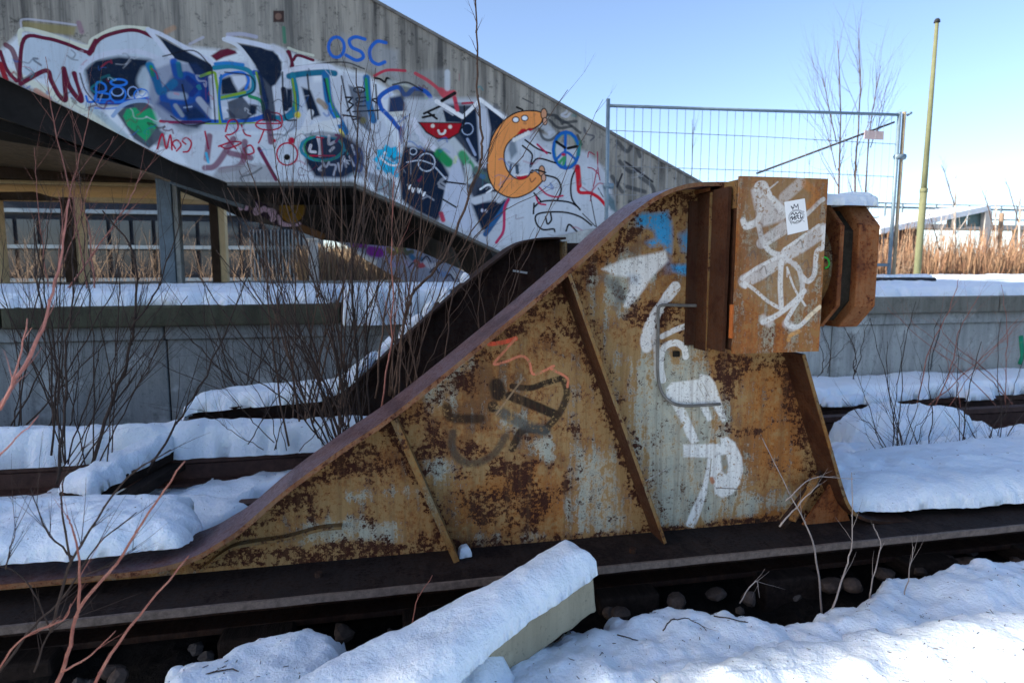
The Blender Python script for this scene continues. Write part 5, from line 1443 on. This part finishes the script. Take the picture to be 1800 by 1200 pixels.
box('soffit', a[0] - 2, PY(330, 330, 12.3)[0], 12.26, 15.4, zc - .06, zc + .02, MAT['soffit'], cn)
tri_ = [PY(300, 322, 12.1), PY(420, 352, 12.1), PY(300, 350, 12.1)]
prism('soffit_gore', [(PY(x, y, 12.15)[0], PY(x, y, 12.15)[2]) for x, y in ((290, 322), (312, 324), (400, 350), (392, 356), (290, 346))], 12.15, 12.22, MAT['soffit'], cn)
zz = PY(0, 349, 12.5)[2]
box('edge_beam', a[0] - 2, PY(372, 350, 12.5)[0], 12.5, 12.62, zz - .03, zz + .05, MAT['soffit'], cn)
prism('beam', [(PY(x, y, 12.4)[0], PY(x, y, 12.4)[2]) for x, y in ((-40, 338), (60, 337), (110, 352), (-40, 352))], 12.38, 12.45, MAT['post_brown'], cn)
for x0, x1 in ((-18, 6), (116, 150), (374, 400)):
    a = PY(x0, 500, 12.3); b = PY(x1, 500, 12.3)
    column('canopy_post', a[0], b[0] - .11, 12.3, 2.22, MAT['post_brown'], cn, .25)
    column('post_side', b[0] - .108, b[0], 12.32, 2.2, MAT['soffit'], cn, .2)  # paler strip along the right side of the post

# ------------------------------------------------------------------ glazed building far behind left
gb = thing('glazed_building', 'long dark building with window bands seen beneath the stairway', 'building', (-6, 23, -.4))
fy = 23.0
bx0, bx1 = PY(-60, 430, fy)[0], PY(532, 430, fy)[0]
zt, zb_ = 3.6, -.45
box('wall', bx0, bx1, fy + .2, fy + 9, zb_, zt, MAT['facade'], gb)
for k, py in enumerate((372, 434, 492)):
    z = PY(200, py, fy)[2]
    box('window_band', bx0, bx1 + .05, fy + .02, fy + .18, z - .06, z + .06, MAT['trim'], gb)
box('roof_band', bx0, bx1 + .1, fy - .1, fy + 9, zt + .01, zt + .35, MAT['trim'], gb)
nw = 15
for k in range(nw):
    xa = bx0 + (bx1 - bx0) * k / nw; xb = bx0 + (bx1 - bx0) * (k + 1) / nw
    for z0, z1 in ((1.78, 2.55), (.82, 1.60)):
        box('window_pane', xa + .06, xb - .06, fy + .10, fy + .19, z0, z1, MAT['glass'], gb)
for k in range(16):
    x = PY(440 + k * 6.2, 430, fy - .1)[0]
    box('mullion', x - .018, x + .018, fy - .12, fy - .02, .3, 2.3, MAT['steel_blue'], gb)
pw_ = thing('white_post', 'white square post left of the sandy reeds below the stairway', 'post', (PY(552, 500, 14)[0], 14, .79))
a, b = PY(544, 500, 14), PY(560, 500, 14)
box('shaft', a[0], b[0], 14, 14.2, -.4, PY(550, 422, 14)[2], MAT['plaster'], pw_, bev=.01)
box('cap', a[0] - .02, b[0] + .02, 13.98, 14.22, PY(550, 422, 14)[2] + .001, PY(550, 419, 14)[2], MAT['plaster'], pw_)

# lower graffiti ramp wall
rw = thing('ramp_wall', 'low sloping ramp wall with purple and white graffiti behind the shrubs', 'wall', (1, 12, .8))
rt = [(PY(a, b, 12)[0], PY(a, b, 12)[2]) for a, b in ((585, 421), (610, 424), (700, 425), (760, 448), (835, 487), (860, 500))]
rbm = [(PY(a, b, 12)[0], PY(a, b, 12)[2]) for a, b in ((585, 423), (610, 432), (640, 455), (680, 478), (720, 498), (860, 505))]
rtf, rbf = interp(rt), interp(rbm)
sheet('parapet', list(np.linspace(rt[0][0], rt[-1][0], 40)), lambda x: min(rbf(x), rtf(x) - .02), rtf, 12, 12.15, MAT['ramp_wall'], rw, nz=2, uvf=CRa.uv)

# ------------------------------------------------------------------ construction fence on the platform
fe = thing('construction_fence', 'galvanised mesh fence panel standing on the snowy platform', 'fence', (4, 6.65, .85))
Y0, Y1 = 6.70, 6.60
pl = np.array(PY(1069, 186, Y0)); pr = np.array(PY(1581, 202, Y1))
hz = pl[2]
def fpt(t, z): return (pl[0] + (pr[0] - pl[0]) * t, Y0 + (Y1 - Y0) * t, z)
zb0, zb1 = .93, .93
tube('post', [fpt(0, zb0), fpt(0, hz + .07)], .021, MAT['galv'], fe)
tube('post', [fpt(1, zb1 - .05), fpt(1, pr[2] + .03)], .021, MAT['galv'], fe)
tube('rail', [fpt(0, hz), tuple(pr)], .017, MAT['galv'], fe)
tube('rail', [fpt(0, zb0 + .15), fpt(1, zb0 + .15)], .017, MAT['galv'], fe)
tube('clamp', [fpt(.995, 2.33), fpt(1.03, 2.33)], .035, MAT['galv'], fe, 8)
tube('clamp', [fpt(-.01, 1.92), fpt(.02, 1.92)], .03, MAT['galv'], fe, 8)
NV_ = 36
for k in range(1, NV_):
    t = k / NV_
    zt_ = hz + (pr[2] - hz) * t
    V = []; Fc = []
    tube('wire', [fpt(t, zb0 + .15), fpt(t + .001 * math.sin(k), (zb0 + zt_) / 2), fpt(t, zt_)], .0027, MAT['wire'], fe, 4)
for z in (1.42, 1.83, 2.13, 2.50):
    tube('wire', [fpt(0, z), fpt(.5, z - .004), fpt(1, z - .03)], .0034, MAT['wire'], fe, 4)
tube('brace', [PY(1330, 305, 6.9), PY(1572, 215, 6.75)], .012, simple('dark_tube', (.09, .075, .065), .3), fe)
sgn = box('small_sign', *[PY(1519, 240, 6.72)[0], PY(1553, 240, 6.72)[0]], 6.715, 6.722, PY(1530, 245, 6.72)[2], PY(1530, 230, 6.72)[2], simple('faded_red_white_sheet', (.62, .48, .46), .12, 30), fe)
# second panel end: tan post with its own snow covered foot
f2 = thing('fence_post', 'sunlit tan steel post clamped to the right end of the mesh fence', 'post', fpt(1.012, .85))
tube('shaft', [fpt(1.018, .9), fpt(1.018, pr[2] + .035)], .020, simple('tan_tube', (.30, .25, .17), .3, 8), f2)
tube('stub', [fpt(1.03, pr[2] + .0), fpt(1.045, pr[2] + .03)], .014, MAT['galv'], f2)
fb = thing('weight_block', 'dark rubber fence foot half buried in snow on the platform', 'fence foot', (pr[0] + .05, 6.5, .86))
box('block', PY(1538, 495, 6.5)[0], PY(1632, 495, 6.5)[0], 6.38, 6.62, .86, .935, MAT['foot'], fb, bev=.02)
snow_lump('snow_cap', [(PY(1545, 495, 6.5)[0], 6.42), (PY(1625, 495, 6.5)[0], 6.40), (PY(1625, 495, 6.5)[0], 6.62), (PY(1545, 495, 6.5)[0], 6.62)], .935, .03, 'thin snow lying on the dark fence foot', 110, .015, .04, .02)
fb2 = thing('weight_block', 'rubber fence foot under the left post of the mesh fence', 'fence foot', (pl[0], 6.7, .86))
box('block', pl[0] - .1, pl[0] + .12, 6.4, 7.0, .86, .96, MAT['foot'], fb2, bev=.02)

# ------------------------------------------------------------------ lineside mast
ms = thing('lineside_mast', 'tall thin mossy green mast leaning slightly against the sky', 'mast', PY(1611, 492, 9.5))
a = np.array(PY(1610, 505, 9.5)); b = np.array(PY(1647, 40, 9.5))
a[2] = .4
tube('shaft', [tuple(a), tuple(a + (b - a) * .42)], .055, MAT['mast'], ms, 12)
tube('shaft', [tuple(a + (b - a) * .42), tuple(b)], [.048, .028], MAT['mast'], ms, 12)
tube('collar', [tuple(a + (b - a) * .41), tuple(a + (b - a) * .425)], .062, MAT['mast'], ms, 12)
tube('insulator', [tuple(b), tuple(b + np.array([.0, 0, .03])), tuple(b + np.array([.0, 0, .06]))], [.05, .045, .03], MAT['foot'], ms, 8)

# ------------------------------------------------------------------ far right: shed, barrier
sh = thing('lineside_shed', 'low open shed with a snowy sloping roof and a pale corner post', 'shed', (21, 22, 0))
q = [PY(x, y, 22) for x, y in ((1545, 402), (1738, 361))]
V = [(q[0][0], 21.9, q[0][2]), (q[1][0], 21.9, q[1][2]), (q[1][0], 26, q[1][2] + .1), (q[0][0], 26, q[0][2] + .1)]
V += [(v[0], v[1], v[2] - .22) for v in V]
recalc(mesh('roof', V, [(0, 1, 2, 3), (7, 6, 5, 4), (0, 4, 5, 1), (1, 5, 6, 2), (2, 6, 7, 3), (3, 7, 4, 0)], MAT['snow'], sh))
for x0, x1, y0, y1 in ((1665, 1700, 376, 400), (1702, 1728, 374, 398)):
    a = PY(x0, y1, 22.2); b = PY(x1, y0, 22.2)
    box('wall_sheet', a[0], b[0], 22.2, 22.25, a[2], b[2], MAT['teal'], sh)
a = PY(1600, 440, 22.3); b = PY(1735, 395, 22.3)
box('rear_wall', a[0], b[0], 25.6, 25.8, -.4, b[2], simple('brick_red', (.20, .11, .08), .4, 6), sh)
a = PY(1724, 480, 21.9); b = PY(1736, 480, 21.9)
box('corner_post', a[0], b[0], 21.9, 22.1, -.4, q[1][2] - .23, MAT['plaster'], sh)
a = PY(1745, 480, 22.5); b = PY(1752, 480, 22.5)
tube('post', [(b[0], 22.5, -.4), (b[0], 22.5, 3.3)], .09, MAT['bark_tan'], sh)

vb = thing('footbridge_railing', 'pale blue elevated walkway railing crossing behind the mast', 'railing', (60, 45, 0))
for z, h in ((4.95, .10), (5.75, .16), (6.1, .07)):
    box('rail', 26, 74, 45, 45.12, z, z + h, MAT['steel_blue'], vb)
for x in np.arange(27, 74, 1.6):
    box('post', x - .05, x + .05, 44.9, 45.0, 4.5, 6.1, MAT['steel_blue'], vb)
box('deck', 26, 74, 45.2, 47, 4.2, 4.6, MAT['plaster'], vb)
for x in (30, 42, 54, 66): box('pier', x - .25, x + .25, 45.6, 46.2, -.4, 4.2, MAT['plaster'], vb)

# ------------------------------------------------------------------ unseen block added on the left, outside the picture, to shade the yard
tb = thing('shade_block', 'unseen grey block added to shade the yard', 'building', (-31, 5, -.4))
box('wall', -37, -25, .16, 11.5, -.44, 17.0, simple('shade_block_grey', (.30, .29, .27), .2, 1), tb)  # body of the unseen shade block
box('roof', -37.2, -24.9, -.1, 11.6, 17.01, 17.25, MAT['dark_concrete'], tb)  # top of the unseen shade block
for fl in range(5):
    for k in range(4):
        box('window', -24.99, -24.93, .9 + k * 2.7, 2.3 + k * 2.7, 1.2 + fl * 3.2, 2.7 + fl * 3.2, MAT['glass'], tb)  # panes on the unseen shade block, added with it

# ================================================================== VEGETATION


def rv(s=1.0): return Vector((random.gauss(0, s), random.gauss(0, s), random.gauss(0, s)))


def grow(V, Fc, p, d, L, r, depth, up=.15, k=4, wob=.10, fork=3):
    n = max(3, int(L / .07) if L < 1 else 8)
    n = min(n, 9)
    pts = [Vector(p)]; dd = Vector(d).normalized()
    for i in range(n):
        dd = (dd + rv(wob) + Vector((0, 0, up * .3))).normalized()
        pts.append(pts[-1] + dd * L / n)
    rad = [r * (1 - .75 * i / n) for i in range(n + 1)]
    tube_into(V, Fc, pts, rad, k if depth > 0 else 3, cap=False)
    if depth > 0:
        for i in range(fork):
            j = random.randint(max(1, n // 3), n - 1)
            t = (pts[j] - pts[j - 1]).normalized()
            a = (t + rv(.55)).normalized()
            grow(V, Fc, pts[j], a, L * random.uniform(.3, .6), rad[j] * .6, depth - 1, up, k, wob, fork)


def stem_px(parent, px, Y, rpx, mat, twigs=8, tl=.35, depth=1, dy=0.0, spread=.5, k=6, tip=.35):
    pts = [PY(a, b, Y + dy * i / max(1, len(px) - 1)) for i, (a, b) in enumerate(px)]
    c = [Vector(q) for q in catmull(pts, 5)]
    for i in range(1, len(c) - 1): c[i] = c[i] + rv(.0007 * Y if Y < 2.5 else .004)
    m = len(c)
    r = rpx * Y / F * (.8 if 2.4 < Y < 7 else 1.0 if Y < 10 or Y > 12.5 else .62)
    rad = [max(r * (1 - (1 - tip) * i / (m - 1)), .0007) for i in range(m)]
    V = []; Fc = []
    tube_into(V, Fc, c, rad, k, cap=True)
    for j in range(3, m - 2, 3):      # buds and knuckles
        b = c[j] + rv(r * .5); tube_into(V, Fc, [c[j], b + (c[j + 1] - c[j]) * .15], [rad[j] * 1.5, rad[j] * .5], 4, cap=False)
    for i in range(twigs):
        j = random.randint(int(m * .2), m - 2)
        t = (c[j + 1] - c[j]).normalized()
        s = Vector((random.choice((-1, 1)) * random.uniform(.3, 1), random.uniform(-.6, .6), random.uniform(-.1, .4)))
        a = (t * .9 + s * spread).normalized()
        grow(V, Fc, c[j], a, tl * random.uniform(.4, 1.2), max(rad[j] * .45, .0009), depth, .12, 4, .07, 2)
    return mesh('stem', V, Fc, mat, parent, True)


def shrub(label, Y, root_px, stems, mat, group=None, cat='shrub', **kw):
    t = thing('bare_shrub', label, cat, PY(*root_px, Y), group)
    for i, s in enumerate(stems):
        px, r = s[0], s[1]
        k2 = dict(kw)
        if len(s) > 2: k2.update(s[2])
        mm = k2.pop('mat', mat)
        stem_px(t, px, Y + random.uniform(-.1, .1), r, mm, **k2)
    return t


def fan(root, tops, jx=14, r=2.0, **k):
    out = []
    for tx, ty in tops:
        x0 = root[0] + random.uniform(-jx, jx); y0 = root[1] + random.uniform(-8, 8)
        bx = x0 + (tx - x0) * .35 + random.uniform(-10, 10); by = y0 + (ty - y0) * .38
        cx = x0 + (tx - x0) * .72 + random.uniform(-12, 12); cy = y0 + (ty - y0) * .72
        out.append(([(x0, y0), (bx, by), (cx, cy), (tx, ty)], r * random.uniform(.7, 1.2), k))
    return out


BB_ = MAT['bark_brown']; BD = MAT['bark_dark']; BR = MAT['bark_red']
# middle clump
shrub('tall many stemmed bare shrub growing between the two frames of the buffer stop', 3.0, (610, 800),
      [([(622, 800), (600, 660), (560, 500), (520, 380), (470, 290)], 2.4), ([(600, 780), (545, 640), (470, 550), (380, 440)], 2.4), ([(640, 770), (625, 600), (620, 420), (628, 250), (626, 120)], 3.2, dict(twigs=12, tl=.3)),
       ([(590, 800), (520, 690), (430, 600), (340, 470)], 2.2), ([(560, 770), (520, 650), (490, 520), (500, 330)], 2.2), ([(650, 760), (645, 620), (650, 480), (700, 330), (720, 200)], 2.2),
       ([(575, 790), (500, 700), (420, 650), (370, 560)], 1.8), ([(605, 790), (560, 650), (500, 560), (440, 500), (390, 330)], 2.0)] + fan((615, 790), [(560, 340), (590, 300), (660, 360), (430, 400), (520, 430), (480, 460), (700, 400), (640, 430), (400, 520), (530, 600), (570, 520), (640, 560), (660, 480), (450, 480), (480, 400), (540, 260), (610, 210), (660, 180), (575, 380), (600, 440), (460, 380), (420, 300), (690, 260), (500, 560)], 24, 1.5),
      BD, twigs=9, tl=.32)
shrub('bare shrub with brown upright stems right against the sloping flange', 2.75, (700, 720),
      [([(690, 716), (705, 600), (722, 520), (770, 470), (815, 370), (845, 280)], 3.4, dict(tip=.7)), ([(845, 282), (846, 240), (840, 150), (838, 60), (834, -40)], 2.8, dict(twigs=7, tl=.10, tip=.5)),
       ([(670, 720), (690, 560), (688, 400), (702, 250)], 2.2, dict(mat=BR)), ([(700, 710), (710, 560), (735, 430), (745, 300)], 2.2), ([(730, 660), (760, 540), (815, 430), (880, 330), (940, 240), (998, 158)], 1.8, dict(twigs=8)),
       ([(660, 700), (676, 560), (700, 450), (715, 330), (720, 260)], 2.4), ([(715, 690), (722, 560), (700, 420), (680, 300)], 2.0), ([(780, 640), (800, 500), (850, 400), (960, 330)], 1.8)] + fan((710, 700), [(640, 300), (760, 380), (690, 330), (820, 300), (740, 260), (620, 460), (860, 420), (650, 220), (670, 400), (710, 180), (770, 300), (800, 400), (730, 450), (600, 380)], 28, 1.4),
      BB_, twigs=8, tl=.26)
shrub('wiry bare shrub growing behind the high part of the sloping flange', 2.9, (850, 640),
      fan((850, 620), [(900, 430), (940, 400), (820, 330), (780, 420), (960, 470), (870, 300), (1060, 175)], 20, 1.4), BB_, twigs=5, tl=.2)
shrub('fine upright twigs screening the landing and the dark underside of the stairway', 3.5, (560, 790),
      fan((560, 780), [(430, 260), (470, 200), (520, 160), (560, 220), (600, 150), (650, 260), (690, 210), (480, 340), (540, 420), (400, 330), (730, 330), (620, 380), (660, 120), (500, 280), (585, 320), (450, 400), (760, 240)], 80, 2.1), BB_, twigs=9, tl=.34)
shrub('low tangled twigs in front of the foot of the far frame', 3.3, (520, 790),
      fan((520, 785), [(380, 660), (430, 620), (480, 640), (540, 620), (600, 600), (650, 640), (350, 720), (450, 560), (580, 540)], 90, 1.2), BD, twigs=8, tl=.25)
# left clumps
shrub('dark bare sapling with a crooked trunk in front of the platform at left', 3.3, (160, 850),
      [([(155, 850), (185, 740), (222, 640), (237, 560), (236, 450), (180, 370)], 4.0, dict(twigs=14, tl=.4)), ([(230, 580), (270, 520), (300, 440), (330, 330)], 2.0), ([(100, 850), (112, 740), (118, 620), (130, 500), (122, 400)], 3.2),
       ([(245, 850), (300, 760), (350, 680), (405, 560), (440, 470)], 2.6), ([(90, 800), (100, 660), (80, 520), (60, 400)], 2.4)] + fan((150, 820), [(40, 560), (90, 470), (180, 540), (210, 360), (280, 600), (300, 500), (140, 300), (60, 380), (200, 430), (270, 420), (110, 330), (330, 520), (30, 470)], 50, 1.6),
      BD, twigs=10, tl=.38)
shrub('dark bare shrub at the left edge beside the platform wall', 3.8, (60, 760),
      fan((60, 760), [(30, 600), (140, 560), (190, 600), (10, 420), (60, 380), (110, 430), (-20, 500), (160, 470), (90, 350), (220, 440)], 60, 1.9), BD, twigs=8, tl=.4)
shrub('bare shrub with spreading twigs against the grey platform wall', 4.1, (420, 740),
      fan((440, 740), [(280, 480), (340, 440), (390, 600), (460, 560), (530, 580), (560, 440), (300, 560), (360, 500), (420, 470), (500, 480), (560, 500), (470, 430), (250, 620)], 60, 1.6), BD, twigs=7, tl=.36)
shrub('slim bare shrub in front of the stairway at far left', 5.9, (100, 520),
      fan((110, 515), [(80, 100), (200, 240), (60, 260), (140, 350), (160, 180), (250, 300)], 60, 1.6, mat=BR), BR, twigs=8, tl=.5)
# foreground red twigs, left
shrub('red barked dogwood twigs in the left foreground', 1.55, (110, 1190),
      [([(92, 1230), (118, 1150), (140, 1068), (205, 990), (262, 900), (325, 810)], 3.6, dict(twigs=2, tl=.06, tip=.35)), ([(150, 1230), (195, 1150), (245, 1082), (332, 976)], 3.0, dict(twigs=0, tip=.4)),
       ([(138, 1070), (140, 1000), (128, 930), (118, 905)], 2.6, dict(twigs=3, tl=.10)), ([(110, 1180), (160, 1150), (203, 1108)], 2.0, dict(twigs=1, tl=.06)), ([(-10, 1185), (40, 1120), (110, 1090), (125, 1060)], 1.6, dict(twigs=3, tl=.12))], BR, depth=1)
shrub('black forked twigs in front of the snow at lower left', 1.75, (120, 1060),
      [([(90, 1110), (120, 1000), (160, 930), (222, 840), (300, 790)], 2.6), ([(125, 990), (110, 900), (112, 840), (150, 780)], 2.0), ([(0, 1180), (60, 1100), (110, 1050), (170, 960), (240, 900)], 2.2), ([(90, 1110), (60, 1040), (20, 1000), (-30, 990)], 1.6), ([(130, 980), (80, 930), (55, 860)], 1.8),
       ([(10, 1000), (20, 960), (30, 925)], 1.4), ([(60, 1180), (90, 1110), (140, 1080)], 1.8), ([(150, 1010), (200, 990), (240, 960)], 1.4)], BD, twigs=6, tl=.16, depth=1)
shrub('long red twig reaching in from the left edge', 1.5, (-20, 720),
      [([(-30, 770), (20, 680), (62, 610), (88, 530), (108, 440), (122, 350)], 3.4, dict(twigs=5, tl=.10)), ([(0, 720), (30, 650), (48, 560)], 2.2, dict(twigs=3, tl=.07)), ([(-20, 820), (20, 780), (68, 730)], 1.8, dict(twigs=1, tl=.05))], simple('pale_red_bark', (.40, .16, .13), .25, 25, .6), depth=0)
# right clumps
shrub('dark upright shrub standing in the snow behind the heel of the buffer stop', 2.95, (1600, 870),
      fan((1590, 862), [(1520, 760), (1570, 740), (1640, 720), (1670, 780), (1600, 700), (1500, 640), (1530, 560), (1560, 600), (1590, 580), (1620, 640), (1650, 560), (1480, 700), (1545, 700), (1690, 620), (1610, 530)], 34, 1.7), BD, twigs=6, tl=.26)
shrub('dark bare shrub with crossing twigs near the right edge of the snow', 3.0, (1720, 870),
      fan((1725, 866), [(1690, 760), (1740, 740), (1770, 780), (1650, 640), (1690, 560), (1725, 600), (1760, 560), (1800, 620), (1780, 700), (1820, 700), (1660, 720)], 44, 1.8), BD, twigs=6, tl=.26)
shrub('red stemmed shrub along the far rail at right', 3.95, (1700, 720),
      fan((1700, 715), [(1640, 560), (1690, 480), (1720, 520), (1760, 500), (1600, 560), (1790, 560), (1560, 540), (1830, 520), (1670, 600)], 90, 1.4), BR, twigs=5, tl=.3)
shrub('low tangle of bare twigs beside the end of the buffer beam', 4.0, (1470, 660),
      fan((1470, 660), [(1430, 580), (1450, 560), (1480, 570), (1510, 580), (1530, 560), (1495, 600)], 36, 1.2), BD, twigs=5, tl=.22)
shrub('thin grey stems rising in front of the heel of the buffer stop', 1.9, (1440, 1090),
      [([(1445, 1085), (1437, 1000), (1425, 940), (1395, 880), (1340, 770)], 2.4), ([(1460, 1080), (1482, 1010), (1497, 950), (1497, 830)], 2.4), ([(1530, 1085), (1530, 1030), (1548, 960), (1535, 920)], 2.0), ([(1590, 1050), (1600, 1000), (1606, 960)], 1.6), ([(1300, 1060), (1328, 1020), (1335, 1050)], 1.5),
       ([(1380, 880), (1430, 840), (1500, 842)], 1.6), ([(1370, 925), (1400, 890), (1440, 850)], 2.0)], simple('grey_stem', (.30, .25, .22), .3, 20), twigs=4, tl=.10, depth=0)
for lab, pts in (('thin curved twig poking out of the snow right of the concrete post', [(1165, 1108), (1180, 1090), (1210, 1088), (1238, 1104), (1250, 1125)]), ('short forked twig lying on the snow right of the concrete post', [(1085, 1115), (1120, 1125), (1150, 1145)]),
                 ('dark twig hanging over the snow in front of the base flange', [(1255, 1082), (1300, 1090), (1340, 1098), (1345, 1115)]), ('twig arching across the lower left foreground snow', [(330, 1195), (400, 1175), (440, 1190), (470, 1210)])):
    t = thing('fallen_twig', lab, 'twig', PY(*pts[0], 1.8))
    stem_px(t, pts, 1.78, 1.6, BD, twigs=3, tl=.06, depth=0)
t = thing('fallen_twig', 'reddish grass stalk rising beside the concrete post', 'twig', PY(725, 1100, 1.9))
stem_px(t, [(722, 1105), (735, 1050), (760, 1010)], 1.95, 1.4, BR, twigs=1, tl=.05, depth=0)

# trees behind the fence
t = thing('bare_tree', 'young bare tree with three trunks behind the mesh fence', 'tree', PY(1500, 480, 11))
for px, r in (([(1474, 520), (1474, 330), (1478, 200), (1472, 72)], 4.5), ([(1502, 520), (1503, 320), (1512, 180), (1510, 75)], 4.5), ([(1520, 520), (1522, 330), (1530, 220), (1548, 115)], 4.0), ([(1470, 250), (1455, 180), (1443, 120)], 2), ([(1470, 300), (1450, 220), (1428, 165)], 1.8), ([(1530, 260), (1550, 200), (1558, 150)], 1.8)):
    stem_px(t, px, 11, r, MAT['bark_brown'], twigs=16, tl=1.1, depth=1, spread=.45, tip=.2)
for k, (x, y0, y1, Yt, lab) in enumerate(((1677, 485, 300, 16, 'slim pale birch sapling right of the mast'), (1748, 485, 345, 17, 'pale birch sapling beside the shed corner post'), (1652, 480, 380, 15, 'short pale sapling between mast and shed'), (1214, 480, 210, 8.6, 'thin bare sapling seen through the left part of the mesh'), (1420, 480, 270, 12, 'faint bare sapling seen through the middle of the mesh'), (1790, 485, 330, 18, 'pale sapling at the right edge of the reeds'))):
    t = thing('bare_sapling', lab, 'sapling', PY(x, y0, Yt))
    mt = MAT['bark_pale'] if Yt > 14 else MAT['bark_dark']
    stem_px(t, [(x, y0 + 20), (x + 2, (y0 + y1) / 2), (x + 3, y1)], Yt, 3.2 if Yt > 14 else 1.3, mt, twigs=10, tl=.7 if Yt > 14 else .4, depth=1)
    if Yt > 14:
        stem_px(t, [(x, y1 + 60), (x - 14, y1 + 10), (x - 22, y1 - 10)], Yt, 1.2, MAT['bark_brown'], twigs=8, tl=.5, depth=1)

for k, (x, Yt, lab) in enumerate(((1560, 13.5, 'brown bare bush just right of the fence post'), (1640, 14.5, 'brown bare bush between the mast and the birch sapling'), (1705, 15, 'brown bare bush left of the shed corner post'), (1775, 14, 'brown bare bush at the right edge of the picture'))):
    p = PY(x, 480, Yt)
    t = thing('bare_bush', lab, 'bush', (p[0], Yt, .0))
    V = []; Fc = []
    for j in range(9):
        a = random.uniform(0, 6.28)
        grow(V, Fc, (p[0] + random.uniform(-.5, .5), Yt, .0), (math.cos(a) * .3, math.sin(a) * .3, 1), random.uniform(1.3, 2.4), .014, 2, .1, 3, .08, 3)
    mesh('twigs', V, Fc, MAT['bark_brown'] if k % 2 else MAT['bark_tan'], t)

# sandy shrubs in front of the glazed building
ORD = 'first second third fourth fifth sixth seventh eighth ninth tenth eleventh twelfth thirteenth'.split()
for k in range(13):
    px = -20 + k * 43 + random.uniform(-12, 12); Yt = random.uniform(15.5, 19)
    p = PY(px, 500, Yt)
    t = thing('sandy_shrub', 'pale bare bush in front of the glazed building, ' + ORD[k] + ' from the left in the row', 'bush', (p[0], Yt, .3), 'pale bushes in front of the glazed building')
    V = []; Fc = []
    for j in range(6):
        a = random.uniform(0, 6.28)
        grow(V, Fc, (p[0] + random.uniform(-.3, .3), Yt + random.uniform(-.3, .3), .2), (math.cos(a) * .35, math.sin(a) * .35, 1), random.uniform(1.0, 1.9), .011, 2, .1, 3, .11, 4)
    mesh('twigs', V, Fc, MAT['bark_tan'], t)

# reeds
def reeds(name, label, n, xf, yf, hf, mat='reed'):
    V = np.zeros((n * 4, 3)); Fc = np.zeros((n, 4), int)
    for i in range(n):
        y = yf(); x = xf(y); h = hf()
        a = random.uniform(0, math.pi); w = random.uniform(.008, .022)
        lx, ly = random.gauss(0, .13) * h, random.gauss(0, .13) * h
        c, s_ = math.cos(a) * w, math.sin(a) * w
        V[4 * i] = (x - c, y - s_, .0); V[4 * i + 1] = (x + c, y + s_, .0)
        V[4 * i + 2] = (x + lx + c * .4, y + ly + s_ * .4, h); V[4 * i + 3] = (x + lx - c * .4, y + ly - s_ * .4, h)
        Fc[i] = (4 * i, 4 * i + 1, 4 * i + 2, 4 * i + 3)
    o = mesh(name, V, Fc, MAT[mat])
    props(o, label, kind='stuff')


def xr(y): return random.uniform(PY(1120, 470, y)[0], PY(1960, 470, y)[0])
def xl(y): return random.uniform(PY(535, 470, y)[0], PY(760, 470, y)[0])
reeds('reeds', 'dry rust coloured reeds in sun beyond the right hand platform', 20000, xr, lambda: random.uniform(14, 21), lambda: random.uniform(.8, 1.5) + random.random() ** 6 * 1.1)
reeds('reeds', 'sandy dry reeds below the stairway between post and ramp', 5000, xl, lambda: random.uniform(14.3, 16.5), lambda: random.uniform(0.9, 1.6), 'reed_pale')
reeds('scrub', 'distant pale scrub on the skyline behind the mesh fence', 5000, lambda y: random.uniform(PY(1180, 470, y)[0], PY(1480, 470, y)[0]), lambda: random.uniform(22, 30), lambda: random.uniform(1.5, 3.6), 'reed_pale')

# litter on the snow: bits of bark, seed scales and short twigs dropped onto the surface
from mathutils.bvhtree import BVHTree
trees = []
for ob in bpy.data.objects:
    if ob.type == 'MESH' and ob.name.split('.')[0] in ('snow_cover',) and len(ob.data.vertices) > 300:
        trees.append(BVHTree.FromPolygons([v.co.copy() for v in ob.data.vertices], [tuple(p.vertices) for p in ob.data.polygons]))
V = []; Fc = []
for k in range(1500):
    if k < 900: x, y = random.uniform(-.6, 2.6), random.uniform(1.25, 2.05)
    elif k < 1200: x, y = random.uniform(-2.4, .6), random.uniform(2.2, 3.6)
    else: x, y = random.uniform(1.8, 5), random.uniform(2.2, 3.7)
    best = None
    for tr in trees:
        h = tr.ray_cast(Vector((x, y, 3)), Vector((0, 0, -1)))
        if h[0] is not None and (best is None or h[0].z > best.z): best = h[0]
    if best is None or best.z > .35: continue
    L = random.choice((.002, .003, .004, .012)) * random.uniform(.7, 1.5); a = random.uniform(0, 6.28)
    d_ = Vector((math.cos(a), math.sin(a), random.uniform(-.1, .3))) * L
    tube_into(V, Fc, [best, best + d_ + Vector((0, 0, .001))], [min(.0012, L * .4)] * 2, 3, cap=False)
props(mesh('litter', V, Fc, MAT['bark_dark']), 'tiny bits of bark and seed scales scattered over the snow', kind='stuff')
